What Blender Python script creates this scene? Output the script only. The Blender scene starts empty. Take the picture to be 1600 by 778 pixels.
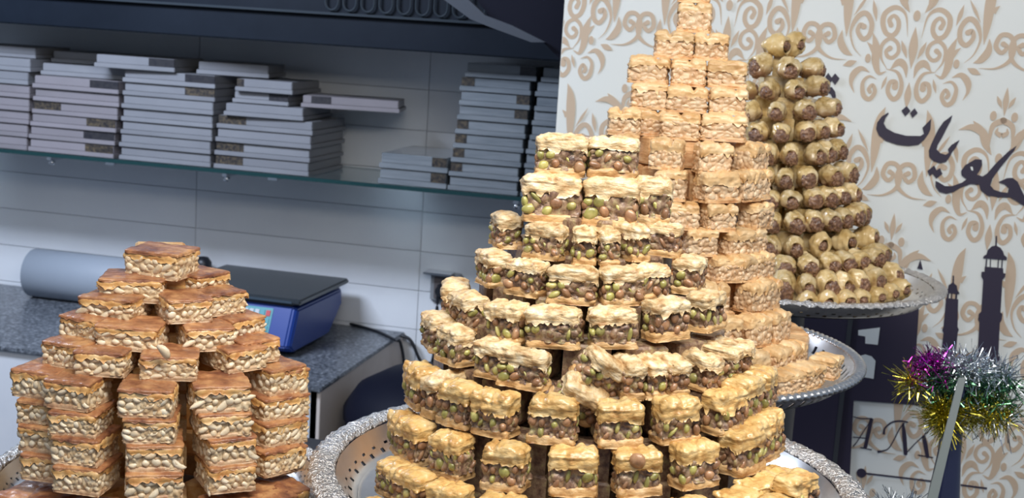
import bpy, bmesh, math, random
import numpy as np
from mathutils import Vector, Matrix

random.seed(7)
C = bpy.context.scene.collection
SC = bpy.context.scene
# ------------------------------------------------------------------ camera
FPX, YAW, PITCH, ROLL = 2000.0, math.radians(12.8), math.radians(9.65), math.radians(3.66)
EYE = np.array([0.0, 0.0, 1.65])
_d = np.array([-math.sin(YAW)*math.cos(PITCH), math.cos(YAW)*math.cos(PITCH), -math.sin(PITCH)])
_r0 = np.array([math.cos(YAW), math.sin(YAW), 0.0]); _u0 = np.cross(_r0, _d)
_R = _r0*math.cos(ROLL)+_u0*math.sin(ROLL); _U = _u0*math.cos(ROLL)-_r0*math.sin(ROLL)
cam_data = bpy.data.cameras.new('camera'); cam = bpy.data.objects.new('camera', cam_data); C.objects.link(cam)
cam_data.sensor_width = 36.0; cam_data.lens = 36.0*FPX/1600.0
cam_data.clip_start = 0.05; cam_data.clip_end = 60
cam_data.dof.use_dof = True; cam_data.dof.focus_distance = 1.05; cam_data.dof.aperture_fstop = 20.0
m = Matrix(((_R[0], _U[0], -_d[0], EYE[0]), (_R[1], _U[1], -_d[1], EYE[1]), (_R[2], _U[2], -_d[2], EYE[2]), (0, 0, 0, 1)))
cam.matrix_world = m
SC.camera = cam
# ------------------------------------------------------------------ light and exposure
SC.view_settings.view_transform = 'Standard'; SC.view_settings.look = 'None'
SC.view_settings.gamma = 1.0; SC.view_settings.use_curve_mapping = False
SC.view_settings.exposure = 0.0
W = bpy.data.worlds.new('world'); SC.world = W; W.use_nodes = True
W.node_tree.nodes['Background'].inputs[0].default_value = (0.55, 0.68, 0.9, 1)
W.node_tree.nodes['Background'].inputs[1].default_value = 0.30

def area(name, loc, target, sx, sy, power, col, spread=180):
    l = bpy.data.lights.new(name, 'AREA'); l.shape = 'RECTANGLE'; l.size = sx; l.size_y = sy
    l.energy = power; l.color = col; l.spread = math.radians(spread)
    o = bpy.data.objects.new(name, l); C.objects.link(o); o.location = loc
    o.rotation_euler = (Vector(target)-Vector(loc)).to_track_quat('-Z', 'Y').to_euler()
    return o
area('display_light', (0.05, 0.60, 2.22), (0.0, 1.40, 1.35), 0.9, 0.25, 12.5, (1.0, 0.95, 0.87))
area('added_fill_light', (0.3, 0.1, 2.85), (0.1, 0.6, 1.2), 2.6, 1.6, 19, (1.0, 0.96, 0.90))  # unseen overhead panel added for soft fill and reflections in the silver trays
area('kitchen_light', (-1.9, 1.9, 2.4), (-1.7, 3.3, 0.7), 0.9, 0.3, 50, (0.72, 0.82, 1.0))

# ------------------------------------------------------------------ pixel to world helpers (measuring only)
def ray(u, v): return _d*FPX+_R*(u-800)-_U*(v-389)
def on_y(u, v, Y): r = ray(u, v); return EYE+r*(Y-EYE[1])/r[1]
def on_z(u, v, Z): r = ray(u, v); return EYE+r*(Z-EYE[2])/r[2]
def at_d(u, v, D): return EYE+ray(u, v)*D/FPX
def proj(P):
    q = np.asarray(P)-EYE; z = q@_d
    return 800+FPX*(q@_R)/z, 389-FPX*(q@_U)/z, z

# ------------------------------------------------------------------ materials
def mat(name, col, rough=0.5, metal=0.0, **kw):
    m = bpy.data.materials.new(name); m.use_nodes = True
    b = m.node_tree.nodes['Principled BSDF']
    b.inputs['Base Color'].default_value = (*col, 1); b.inputs['Roughness'].default_value = rough
    b.inputs['Metallic'].default_value = metal
    for k, v in kw.items(): b.inputs[k.replace('_', ' ')].default_value = v
    return m
def noise_mat(name, cols, scale=60, rough=0.45, detail=5, bump=0.4, bscale=None, bdist=0.001, stretch=(1, 1, 1), coat=0.0, metal=0.0, rand=True, randval=0.12, pos=None, sss=0.0, zmix=None):
    m = mat(name, cols[0], rough, metal); nt = m.node_tree; N = nt.nodes; L = nt.links; b = N['Principled BSDF']
    tc = N.new('ShaderNodeTexCoord'); mp = N.new('ShaderNodeMapping'); mp.inputs['Scale'].default_value = stretch
    L.new(tc.outputs['Object'], mp.inputs['Vector'])
    oi = N.new('ShaderNodeObjectInfo')
    if rand:
        sc = N.new('ShaderNodeMath'); sc.operation = 'MULTIPLY'; sc.inputs[1].default_value = 7.3
        L.new(oi.outputs['Random'], sc.inputs[0]); L.new(sc.outputs[0], mp.inputs['Location'])
    n = N.new('ShaderNodeTexNoise'); n.inputs['Scale'].default_value = scale; n.inputs['Detail'].default_value = detail
    n.inputs['Roughness'].default_value = 0.62
    L.new(mp.outputs[0], n.inputs['Vector'])
    r = N.new('ShaderNodeValToRGB'); el = r.color_ramp.elements
    ps = pos or [0.32+0.36*i/(len(cols)-1) for i in range(len(cols))]
    el[0].position = ps[0]; el[0].color = (*cols[0], 1); el[1].position = ps[-1]; el[1].color = (*cols[-1], 1)
    for p, c in zip(ps[1:-1], cols[1:-1]): e = el.new(p); e.color = (*c, 1)
    L.new(n.outputs['Fac'], r.inputs[0]); out = r.outputs[0]
    if rand and randval:
        hv = N.new('ShaderNodeHueSaturation'); mr = N.new('ShaderNodeMapRange')
        mr.inputs['To Min'].default_value = 1-randval; mr.inputs['To Max'].default_value = 1+randval
        L.new(oi.outputs['Random'], mr.inputs['Value']); L.new(mr.outputs[0], hv.inputs['Value']); L.new(out, hv.inputs['Color']); out = hv.outputs[0]
    L.new(out, b.inputs['Base Color'])
    if bump:
        n2 = N.new('ShaderNodeTexNoise'); n2.inputs['Scale'].default_value = bscale or scale*4; n2.inputs['Detail'].default_value = 6
        L.new(mp.outputs[0], n2.inputs['Vector'])
        bp = N.new('ShaderNodeBump'); bp.inputs['Strength'].default_value = bump; bp.inputs['Distance'].default_value = bdist
        L.new(n2.outputs['Fac'], bp.inputs['Height']); L.new(bp.outputs[0], b.inputs['Normal'])
    
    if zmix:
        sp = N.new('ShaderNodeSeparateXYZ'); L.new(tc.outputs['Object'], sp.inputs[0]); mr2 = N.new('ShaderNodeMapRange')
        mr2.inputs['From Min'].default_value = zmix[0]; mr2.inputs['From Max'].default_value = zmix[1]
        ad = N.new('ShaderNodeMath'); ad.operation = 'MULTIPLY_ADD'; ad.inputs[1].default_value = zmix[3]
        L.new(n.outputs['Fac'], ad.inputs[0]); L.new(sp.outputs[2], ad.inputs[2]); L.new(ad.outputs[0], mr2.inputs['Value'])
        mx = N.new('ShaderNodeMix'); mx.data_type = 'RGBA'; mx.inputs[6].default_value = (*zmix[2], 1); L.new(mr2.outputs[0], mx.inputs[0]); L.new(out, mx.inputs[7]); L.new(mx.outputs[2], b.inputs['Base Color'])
    b.inputs['Coat Weight'].default_value = coat; b.inputs['Coat Roughness'].default_value = 0.12
    if sss:
        b.inputs['Subsurface Weight'].default_value = sss; b.inputs['Subsurface Radius'].default_value = (0.004, 0.002, 0.0008); b.inputs['Subsurface Scale'].default_value = 1.0
    return m
M = {}
FL = (1, 1, 2.6)
M['phyllo'] = noise_mat('flaky_phyllo', [(0.42, 0.22, 0.08), (0.74, 0.54, 0.29), (0.89, 0.77, 0.55)], 85, 0.34, bump=0.9, bscale=230, bdist=0.0012, stretch=FL, coat=0.25)
M['phyllo_base'] = noise_mat('baked_phyllo_base', [(0.36, 0.17, 0.06), (0.62, 0.38, 0.16), (0.74, 0.52, 0.28)], 70, 0.42, bump=0.7, bscale=260, stretch=FL, coat=0.1)
M['phyllo_soaked'] = noise_mat('syrup_soaked_phyllo', [(0.50, 0.25, 0.07), (0.72, 0.46, 0.17), (0.84, 0.63, 0.32)], 55, 0.24, bump=0.8, bscale=200, bdist=0.0012, stretch=FL, coat=0.6)
M['nut_paste'] = noise_mat('brown_nut_crumb', [(0.09, 0.05, 0.04), (0.24, 0.14, 0.09), (0.38, 0.26, 0.16), (0.46, 0.38, 0.18)], 150, 0.4, bump=0.8, bscale=420, coat=0.25)
M['pistachio'] = noise_mat('pistachio_green', [(0.24, 0.21, 0.06), (0.40, 0.37, 0.11), (0.60, 0.52, 0.22)], 120, 0.3, bump=0.25, coat=0.3, randval=0.25)
M['brown_nut'] = noise_mat('syrupy_brown_nut', [(0.20, 0.10, 0.05), (0.36, 0.19, 0.10), (0.50, 0.30, 0.16)], 120, 0.3, bump=0.25, coat=0.3, randval=0.25)
M['cashew_phyllo'] = noise_mat('golden_phyllo', [(0.56, 0.30, 0.11), (0.74, 0.49, 0.24), (0.83, 0.63, 0.38)], 36, 0.4, bump=0.6, bscale=220, bdist=0.001, stretch=(1, 1, 1.5), coat=0.2)
M['cashew_fill'] = noise_mat('cashew_crumb', [(0.46, 0.24, 0.10), (0.68, 0.46, 0.27), (0.78, 0.60, 0.40)], 80, 0.42, bump=0.5, bscale=260, coat=0.15)
M['cashew_base'] = noise_mat('toasted_phyllo_base', [(0.46, 0.2, 0.07), (0.70, 0.42, 0.2), (0.8, 0.55, 0.3)], 70, 0.45, bump=0.6, bscale=240, stretch=FL, coat=0.1)
M['cashew'] = noise_mat('pale_cashew', [(0.58, 0.37, 0.19), (0.72, 0.53, 0.34), (0.82, 0.67, 0.47)], 90, 0.35, bump=0.2, coat=0.15, randval=0.1)
M['caramel'] = noise_mat('baked_caramel_top', [(0.16, 0.055, 0.03), (0.38, 0.16, 0.07), (0.62, 0.33, 0.14)], 48, 0.36, bump=0.7, bscale=200, bdist=0.0012, coat=0.2)
M['caramel_side'] = noise_mat('amber_semolina', [(0.50, 0.21, 0.06), (0.66, 0.37, 0.13), (0.74, 0.52, 0.26)], 60, 0.4, bump=0.6, bscale=260, coat=0.15)
M['nut_layer'] = noise_mat('pressed_nut_layer', [(0.46, 0.27, 0.13), (0.68, 0.49, 0.28), (0.78, 0.63, 0.42)], 90, 0.42, bump=0.5, bscale=280, coat=0.1)
M['white_nut'] = noise_mat('blanched_nut', [(0.66, 0.48, 0.29), (0.80, 0.66, 0.46), (0.88, 0.78, 0.60)], 110, 0.35, bump=0.25, coat=0.12, randval=0.1)
M['square_base'] = noise_mat('brown_square_base', [(0.38, 0.18, 0.09), (0.58, 0.38, 0.22), (0.66, 0.48, 0.31)], 90, 0.45, bump=0.6, bscale=280, coat=0.08)
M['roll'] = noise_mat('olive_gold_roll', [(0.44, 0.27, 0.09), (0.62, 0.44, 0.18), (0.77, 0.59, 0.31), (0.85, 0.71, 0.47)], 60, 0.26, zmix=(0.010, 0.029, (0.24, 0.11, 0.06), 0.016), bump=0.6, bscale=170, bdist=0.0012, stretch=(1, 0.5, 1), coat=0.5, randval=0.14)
M['roll_pale'] = noise_mat('pale_gold_roll', [(0.55, 0.36, 0.12), (0.70, 0.50, 0.22), (0.82, 0.65, 0.36)], 38, 0.3, bump=0.5, bscale=170, stretch=(1, 0.5, 1), coat=0.4)
M['roll_nut'] = noise_mat('ground_nut_end', [(0.08, 0.035, 0.025), (0.22, 0.11, 0.06), (0.44, 0.26, 0.15)], 210, 0.34, bump=0.9, bscale=420, bdist=0.0015, coat=0.35)
M['silver'] = noise_mat('polished_silver', [(0.78, 0.77, 0.75), (0.88, 0.87, 0.85)], 30, 0.3, bump=0.0, metal=1.0, rand=False)
M['silver_emb'] = noise_mat('embossed_silver', [(0.72, 0.70, 0.68), (0.92, 0.90, 0.88)], 90, 0.28, bump=1.0, bscale=380, bdist=0.004, metal=1.0, rand=False)
M['silver_dark'] = mat('shaded_silver', (0.3, 0.29, 0.3), 0.25, 1.0)
M['tile'] = noise_mat('glazed_grey_tile', [(0.74, 0.76, 0.80), (0.80, 0.82, 0.85)], 3, 0.28, bump=0.05, rand=True, randval=0.04)
M['grout'] = mat('grout', (0.56, 0.58, 0.61), 0.9)
M['granite'] = noise_mat('speckled_granite', [(0.04, 0.046, 0.055), (0.14, 0.155, 0.18), (0.40, 0.42, 0.46)], 110, 0.3, detail=9, bump=0.0, rand=False, pos=[0.38, 0.55, 0.72])
M['granite_edge'] = noise_mat('granite_edge', [(0.02, 0.024, 0.03), (0.07, 0.08, 0.09)], 80, 0.4, bump=0.0, rand=False)
M['white_cab'] = noise_mat('white_laminate', [(0.66, 0.68, 0.72), (0.74, 0.75, 0.78)], 4, 0.4, bump=0.0, rand=False)
M['grey_cab'] = noise_mat('greige_panel', [(0.62, 0.54, 0.49), (0.70, 0.62, 0.57)], 6, 0.55, bump=0.1, rand=False)
M['navy'] = noise_mat('navy_metal', [(0.005, 0.008, 0.014), (0.008, 0.012, 0.020)], 5, 0.45, bump=0.0, rand=False)
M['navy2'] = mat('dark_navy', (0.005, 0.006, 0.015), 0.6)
M['hood_line'] = mat('worn_hood_edge', (0.10, 0.13, 0.16), 0.4)
M['strut'] = mat('grey_strut', (0.13, 0.14, 0.17), 0.5)
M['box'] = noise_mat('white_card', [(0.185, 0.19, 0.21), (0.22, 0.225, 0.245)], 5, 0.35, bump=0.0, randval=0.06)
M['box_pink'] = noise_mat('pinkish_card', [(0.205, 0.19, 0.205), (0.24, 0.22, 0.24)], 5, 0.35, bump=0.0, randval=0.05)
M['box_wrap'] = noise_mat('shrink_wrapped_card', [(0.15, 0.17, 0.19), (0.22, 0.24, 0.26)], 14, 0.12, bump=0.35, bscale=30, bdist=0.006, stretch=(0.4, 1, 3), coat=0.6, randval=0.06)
M['box_print'] = noise_mat('box_end_print', [(0.02, 0.018, 0.02), (0.06, 0.048, 0.035), (0.13, 0.095, 0.055)], 130, 0.4, bump=0.0, pos=[0.4, 0.55, 0.72])
M['box_print_dark'] = noise_mat('dark_box_print', [(0.015, 0.015, 0.022), (0.035, 0.033, 0.036)], 90, 0.4, bump=0.0)
M['purple'] = mat('purple_card', (0.06, 0.03, 0.13), 0.4)
M['glass'] = mat('green_glass', (0.80, 0.92, 0.90), 0.03, 0.0, Transmission_Weight=1.0, IOR=1.45)
M['glass_edge'] = mat('green_glass_edge', (0.010, 0.040, 0.042), 0.15, 0.0)
M['chrome'] = mat('chrome', (0.7, 0.72, 0.75), 0.12, 1.0)
M['paper'] = noise_mat('white_paper_roll', [(0.30, 0.34, 0.40), (0.33, 0.37, 0.43)], 3, 0.5, bump=0.0, rand=False)
M['blue'] = mat('blue_plastic', (0.006, 0.038, 0.24), 0.35)
M['platter'] = mat('dark_platter', (0.05, 0.06, 0.07), 0.32, 0.3)
M['platter_rim'] = mat('platter_lip', (0.10, 0.14, 0.18), 0.25, 0.5)
M['key'] = mat('grey_key', (0.5, 0.52, 0.55), 0.5); M['key_red'] = mat('red_key', (0.5, 0.05, 0.06), 0.5)
M['keypad'] = mat('teal_keypad', (0.08, 0.30, 0.34), 0.45)
M['black'] = mat('black_plastic', (0.012, 0.013, 0.018), 0.4)
M['socket'] = mat('grey_socket', (0.30, 0.31, 0.33), 0.4); M['socket_in'] = mat('brown_socket', (0.14, 0.12, 0.12), 0.5)
M['poster'] = noise_mat('cream_vinyl', [(0.84, 0.87, 0.84), (0.87, 0.90, 0.88)], 2, 0.45, bump=0.0, rand=False)
M['damask'] = mat('beige_print', (0.64, 0.50, 0.37), 0.5)
M['ink'] = mat('navy_ink', (0.035, 0.028, 0.055), 0.5)
M['table'] = noise_mat('dark_display_table', [(0.03, 0.03, 0.035), (0.05, 0.05, 0.055)], 8, 0.4, bump=0.0, rand=False)
M['post'] = mat('dark_grey_metal', (0.075, 0.08, 0.09), 0.45, 0.4)
M['floor'] = noise_mat('grey_floor_tile', [(0.16, 0.17, 0.19), (0.2, 0.21, 0.23)], 4, 0.4, bump=0.0, rand=False)
M['t_silver'] = mat('silver_tinsel', (0.72, 0.76, 0.80), 0.12, 1.0); M['t_green'] = mat('green_tinsel', (0.12, 0.30, 0.16), 0.2, 1.0)
M['t_gold'] = mat('gold_tinsel', (0.62, 0.55, 0.10), 0.18, 1.0); M['t_purple'] = mat('purple_tinsel', (0.45, 0.05, 0.42), 0.18, 1.0)
M['vase'] = mat('navy_glazed_vase', (0.02, 0.025, 0.07), 0.15, 0.0, Coat_Weight=0.6)
M['strip'] = mat('milky_plastic_strip', (0.17, 0.20, 0.20), 0.35)

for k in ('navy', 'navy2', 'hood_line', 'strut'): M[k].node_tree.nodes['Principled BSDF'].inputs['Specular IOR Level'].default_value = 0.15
M['hood_line'].node_tree.nodes['Principled BSDF'].inputs['Base Color'].default_value = (0.028, 0.036, 0.045, 1)
M['strut'].node_tree.nodes['Principled BSDF'].inputs['Base Color'].default_value = (0.07, 0.08, 0.10, 1)
# ------------------------------------------------------------------ object helpers
def mesh_np(name, v, f):
    me = bpy.data.meshes.new(name); me.from_pydata([tuple(p) for p in v], [], [tuple(q) for q in f]); me.update(); return me
def link(name, me, m, parent=None, loc=None, smooth=False):
    o = bpy.data.objects.new(name, me); C.objects.link(o)
    if m is not None:
        if len(me.materials) == 0: me.materials.append(m)
    if smooth: me.polygons.foreach_set('use_smooth', [True]*len(me.polygons))
    if parent: o.parent = parent
    if loc is not None: o.location = loc
    return o
def empty(name, loc, rz=0.0):
    o = bpy.data.objects.new(name, None); C.objects.link(o); o.location = tuple(loc); o.rotation_euler = (0, 0, rz); o.empty_display_size = 0.02
    return o
def tag(o, label=None, cat=None, group=None, kind=None):
    for k, v in (('label', label), ('category', cat), ('group', group), ('kind', kind)):
        if v: o[k] = v
    return o
class MB:
    def __init__(s): s.v = []; s.f = []
    def add(s, v, f): n = len(s.v); s.v += [tuple(p) for p in v]; s.f += [tuple(i+n for i in q) for q in f]; return s
    def box(s, lo, hi):
        x0, y0, z0 = lo; x1, y1, z1 = hi
        return s.add([(x0,y0,z0),(x1,y0,z0),(x1,y1,z0),(x0,y1,z0),(x0,y0,z1),(x1,y0,z1),(x1,y1,z1),(x0,y1,z1)],
                     [(3,2,1,0),(4,5,6,7),(0,1,5,4),(1,2,6,5),(2,3,7,6),(3,0,4,7)])
    def tube(s, pts, r, n=10, cap=True):
        pts = [Vector(p) for p in pts]; rs = r if isinstance(r, (list, tuple)) else [r]*len(pts)
        b = len(s.v)
        for i, p in enumerate(pts):
            t = (pts[min(i+1, len(pts)-1)]-pts[max(i-1, 0)]).normalized()
            a = t.cross(Vector((0, 0, 1))); a = a.normalized() if a.length > 1e-3 else Vector((1, 0, 0)); c = t.cross(a)
            for k in range(n):
                an = 2*math.pi*k/n; s.v.append(tuple(p+(a*math.cos(an)+c*math.sin(an))*rs[i]))
        for i in range(len(pts)-1):
            for k in range(n): s.f.append((b+i*n+k, b+i*n+(k+1) % n, b+(i+1)*n+(k+1) % n, b+(i+1)*n+k))
        if cap: s.f.append(tuple(b+k for k in range(n))[::-1]); s.f.append(tuple(b+(len(pts)-1)*n+k for k in range(n)))
        return s
    def lathe(s, prof, n=64, cz=(0, 0), close=False):
        b = len(s.v)
        for r, z in prof:
            for k in range(n): an = 2*math.pi*k/n; s.v.append((cz[0]+r*math.cos(an), cz[1]+r*math.sin(an), z))
        P = len(prof)
        for i in range(P-1 if not close else P):
            j = (i+1) % P
            for k in range(n): s.f.append((b+i*n+k, b+i*n+(k+1) % n, b+j*n+(k+1) % n, b+j*n+k))
        return s
    def build(s, name, m, parent=None, smooth=False, bevel=0, loc=None):
        me = mesh_np(name, s.v, s.f)
        if bevel:
            bm = bmesh.new(); bm.from_mesh(me); bmesh.ops.bevel(bm, geom=bm.edges[:], offset=bevel, segments=2, affect='EDGES', clamp_overlap=True); bm.to_mesh(me); bm.free()
        return link(name, me, m, parent, loc, smooth)
def catmull(P, n=6):
    P = np.array(P, float); Q = np.vstack([2*P[0]-P[1], P, 2*P[-1]-P[-2]]); out = []
    for i in range(1, len(Q)-2):
        for t in np.linspace(0, 1, n, endpoint=False):
            a, b, c, d = Q[i-1], Q[i], Q[i+1], Q[i+2]
            out.append(0.5*((2*b)+(-a+c)*t+(2*a-5*b+4*c-d)*t*t+(-a+3*b-3*c+d)*t**3))
    out.append(P[-1]); return np.array(out)

# ------------------------------------------------------------------ noise
_rng = np.random.RandomState(3); _tab = _rng.rand(32, 32, 32)
def vnoise(P):
    i = np.floor(P).astype(int); f = P-i; f = f*f*(3-2*f); r = 0
    for a in (0, 1):
        for b in (0, 1):
            for c in (0, 1):
                w = (f[:, 0] if a else 1-f[:, 0])*(f[:, 1] if b else 1-f[:, 1])*(f[:, 2] if c else 1-f[:, 2])
                r = r+w*_tab[(i[:, 0]+a) % 32, (i[:, 1]+b) % 32, (i[:, 2]+c) % 32]
    return r*2-1
def fbm(P, o=3):
    r = 0; a = 1
    for k in range(o): r = r+a*vnoise(P*2**k+k*5.3); a *= 0.5
    return r
def worley(P, S):
    d = np.sqrt(((P[:, None, :]-S[None])**2).sum(2)); d.sort(1); return d[:, 0], d[:, 1]

def grid_box(nx, ny, nz):
    idx = {}; v = []; f = []
    def g(i, j, k):
        if (i, j, k) not in idx: idx[(i, j, k)] = len(v); v.append((2*i/nx-1, 2*j/ny-1, 2*k/nz-1))
        return idx[(i, j, k)]
    for i in range(nx):
        for j in range(ny):
            f.append((g(i,j,0), g(i,j+1,0), g(i+1,j+1,0), g(i+1,j,0))); f.append((g(i,j,nz), g(i+1,j,nz), g(i+1,j+1,nz), g(i,j+1,nz)))
    for i in range(nx):
        for k in range(nz):
            f.append((g(i,0,k), g(i+1,0,k), g(i+1,0,k+1), g(i,0,k+1))); f.append((g(i,ny,k), g(i,ny,k+1), g(i+1,ny,k+1), g(i+1,ny,k)))
    for j in range(ny):
        for k in range(nz):
            f.append((g(0,j,k), g(0,j,k+1), g(0,j+1,k+1), g(0,j+1,k))); f.append((g(nx,j,k), g(nx,j+1,k), g(nx,j+1,k+1), g(nx,j,k+1)))
    return np.array(v), f
def slab(name, L, Wd, z0, z1, rr, seed, step=0.0016, amp=0.0006, puff=0.0, strata=0.0, lump=0.0, lumps=0.006, ragged=0.0, rt=None, folds=0.0, wob=0.0):
    """one layer of a pastry block, soft edged and displaced"""
    nx, ny, nz = [max(3, int(a/step)) for a in (L, Wd, (z1-z0))]
    v, f = grid_box(nx, ny, nz); h = np.array([L/2, Wd/2, (z1-z0)/2]); p = v*h
    rt = rr if rt is None else rt; q = p.copy()
    inn = p.copy(); inn[:, 0] = np.clip(p[:, 0], -h[0]+rr, h[0]-rr); inn[:, 1] = np.clip(p[:, 1], -h[1]+rr, h[1]-rr); inn[:, 2] = np.minimum(p[:, 2], h[2]-rt)
    d = p-inn; d[:, 2] *= rr/max(rt, 1e-6); ln = np.linalg.norm(d, axis=1); ok = ln > 1e-7; dn = np.zeros_like(d); dn[ok] = d[ok]/ln[ok, None]; dn[~ok] = (0, 0, 0)
    sc = np.array([rr, rr, rt]); q[ok] = inn[ok]+dn[ok]*sc
    o = seed*3.7
    q2 = q+dn*(fbm(q*180+o)[:, None]*amp)
    if strata: q2 += dn*np.array([1, 1, 0.2])*(vnoise(q*np.array([70, 70, 900])+o)[:, None]*strata)
    if lump:
        rs = np.random.RandomState(seed+5); n = max(8, int((L*Wd*2+0)/lumps**2*1.0)+int(2*(L+Wd)*(z1-z0)/lumps**2*1.3))
        S = (rs.rand(n, 3)*2-1)*(h+0.001); ax = rs.randint(0, 2, n)
        for i in range(n): S[i, ax[i]] = np.sign(S[i, ax[i]])*(h[ax[i]]-0.001)
        a, b = worley(q, S); e = np.clip((b-a)/(lumps*0.5), 0, 1); q2 += dn*((np.sqrt(e)-0.75)*lump)[:, None]
    if puff: q2[:, 2] += np.where(v[:, 2] > 0.5, 1, 0)*puff*((1-v[:, 0]**2)*(1-v[:, 1]**2)-0.3+0.5*vnoise(q*110+o))
    if folds:
        rs = np.random.RandomState(seed+11); c = rs.uniform(-0.4, 0.4)*h[0]
        g = np.exp(-((q[:, 0]-c)/0.0022)**2)*np.clip((v[:, 2]+0.2)/1.2, 0, 1); q2[:, 2] -= g*folds; q2[:, 1] *= 1-0.06*g
    if ragged: q2[:, 2] += (v[:, 2] < -0.99)*ok*fbm(q*np.array([260, 260, 1])+o, 2)*ragged
    if wob:
        q2[:, 0] += vnoise(np.c_[q[:, 1]*45, q[:, 2]*0+o, q[:, 2]*60])*wob; q2[:, 1] += vnoise(np.c_[q[:, 0]*45, q[:, 2]*0+o+4, q[:, 2]*60])*wob
    q2[:, 2] += (z0+z1)/2
    me = mesh_np(name, q2, f); me.polygons.foreach_set('use_smooth', [True]*len(me.polygons)); return me
def nut_mesh(name, a, b, c, seed, bend=0.0):
    bm = bmesh.new(); bmesh.ops.create_icosphere(bm, subdivisions=2, radius=1.0)
    P = np.array([v.co[:] for v in bm.verts]); n = vnoise(P*1.7+seed*2.1)
    for v, k in zip(bm.verts, n):
        x, y, z = v.co*(1+0.13*k); v.co = (x*a, y*b, z*c+bend*x*x)
    me = bpy.data.meshes.new(name); bm.to_mesh(me); bm.free(); me.polygons.foreach_set('use_smooth', [True]*len(me.polygons)); return me
nuts_p = [nut_mesh('pistachio', 0.0036+0.0006*(i%3), 0.0028, 0.0036+0.0006*(i%2), i) for i in range(5)]
nuts_s = [nut_mesh('slim_nut', 0.0018, 0.0022, 0.0046, i) for i in range(3)]
nuts_c = [nut_mesh('cashew', 0.0054, 0.0021, 0.0028, i, -0.0014) for i in range(3)]+[nut_mesh('cashew', 0.0040, 0.0020, 0.0034, i+9) for i in range(3)]
nuts_w = [nut_mesh('nut_piece', 0.0048+0.0012*(i%2), 0.0021, 0.0026, i+20, 0.0012*(i-1)) for i in range(4)]+[nut_mesh('nut_piece', 0.0034, 0.0020, 0.0032, i+30) for i in range(3)]
for me in nuts_c: me.materials.append(M['cashew'])
for me in nuts_w: me.materials.append(M['white_nut'])
NP = [me.copy() for me in nuts_p+nuts_s]; NB = [me.copy() for me in nuts_p+nuts_s]
for me in NP: me.materials.append(M['pistachio'])
for me in NB: me.materials.append(M['brown_nut'])

def scatter(rs, lo, hi, n, dmin, tries=200):
    P = []
    for _ in range(tries):
        p = (rs.uniform(lo[0], hi[0]), rs.uniform(lo[1], hi[1]))
        if all((p[0]-q[0])**2+(p[1]-q[1])**2 > dmin**2 for q in P): P.append(p)
        if len(P) >= n: break
    return P
# ---- prototype pastries: a list of (part name, mesh, material, [children]) per variant
def nuts_on(rs, L, Wd, z0, z1, nf, ns, pool, name, dmin, inset=0.0008, faces=('f', 'l', 'r')):
    out = []
    for fc in faces:
        w = L if fc == 'f' else Wd
        for (a, z) in scatter(rs, (-w/2+0.003, z0), (w/2-0.003, z1), nf if fc == 'f' else ns, dmin):
            me, nm = pool(rs); ry = rs.uniform(-0.9, 0.9)
            if fc == 'f': loc = (a, -Wd/2+inset, z); rz = rs.uniform(-0.25, 0.25)
            elif fc == 'l': loc = (-L/2+inset, a, z); rz = math.pi/2+rs.uniform(-0.25, 0.25)
            else: loc = (L/2-inset, a, z); rz = math.pi/2+rs.uniform(-0.25, 0.25)
            out.append((nm, me, loc, (rs.uniform(-.2, .2), ry, rz)))
    return out
PD = dict(L=0.0385, W=0.0225, H=0.0315)     # pistachio block
CD = dict(L=0.0400, W=0.0290, H=0.0322)    # cashew block
SD = dict(L=0.0455, W=0.0455, H=0.0235)    # nut square
RD = dict(L=0.0330, W=0.0320, H=0.0345)    # roll
def proto_pistachio(seed, end=False, crust='phyllo'):
    L, Wd, H = PD['L'], PD['W'], PD['H']; rs = random.Random(seed)
    a, b = (Wd*0.95, L*0.95) if end else (L, Wd)
    zc = rs.choice([0.62, 0.66, 0.70]) if not end else 0.66; zc -= 0.07 if crust != 'phyllo' else 0.0; zb = rs.choice([0.18, 0.22])
    t = slab('pastry_top', a, b, H*zc, H, 0.0046, seed, step=0.0012, amp=0.0015, puff=0.0016, strata=0.0009, ragged=0.0034, rt=0.0042, folds=rs.choice([0, 0.0014, 0.0024]), wob=0.0016)
    f = slab('nut_filling', a*0.96, b*0.93, H*0.16, H*(zc+0.08), 0.002, seed+40, step=0.0012, lump=0.0038, lumps=0.0072, amp=0.0010, wob=0.0012)
    g = slab('pastry_base', a*0.985, b*0.97, 0.0, H*zb, 0.0024, seed+80, step=0.0014, amp=0.0012, strata=0.0010, wob=0.0014)
    def pool(r): return (r.choice(NP), 'pistachio') if r.random() < 0.5 else (r.choice(NB), 'nut')
    nt = nuts_on(rs, a*0.95, b*0.93, H*0.25, H*(zc-0.07), 4 if end else 6, 4 if end else 3, pool, 'pistachio', 0.0076, inset=0.0010)
    return [('pastry_base', g, M['phyllo_base'], []), ('nut_filling', f, M['nut_paste'], nt), ('pastry_top', t, M[crust], [])]
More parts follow.
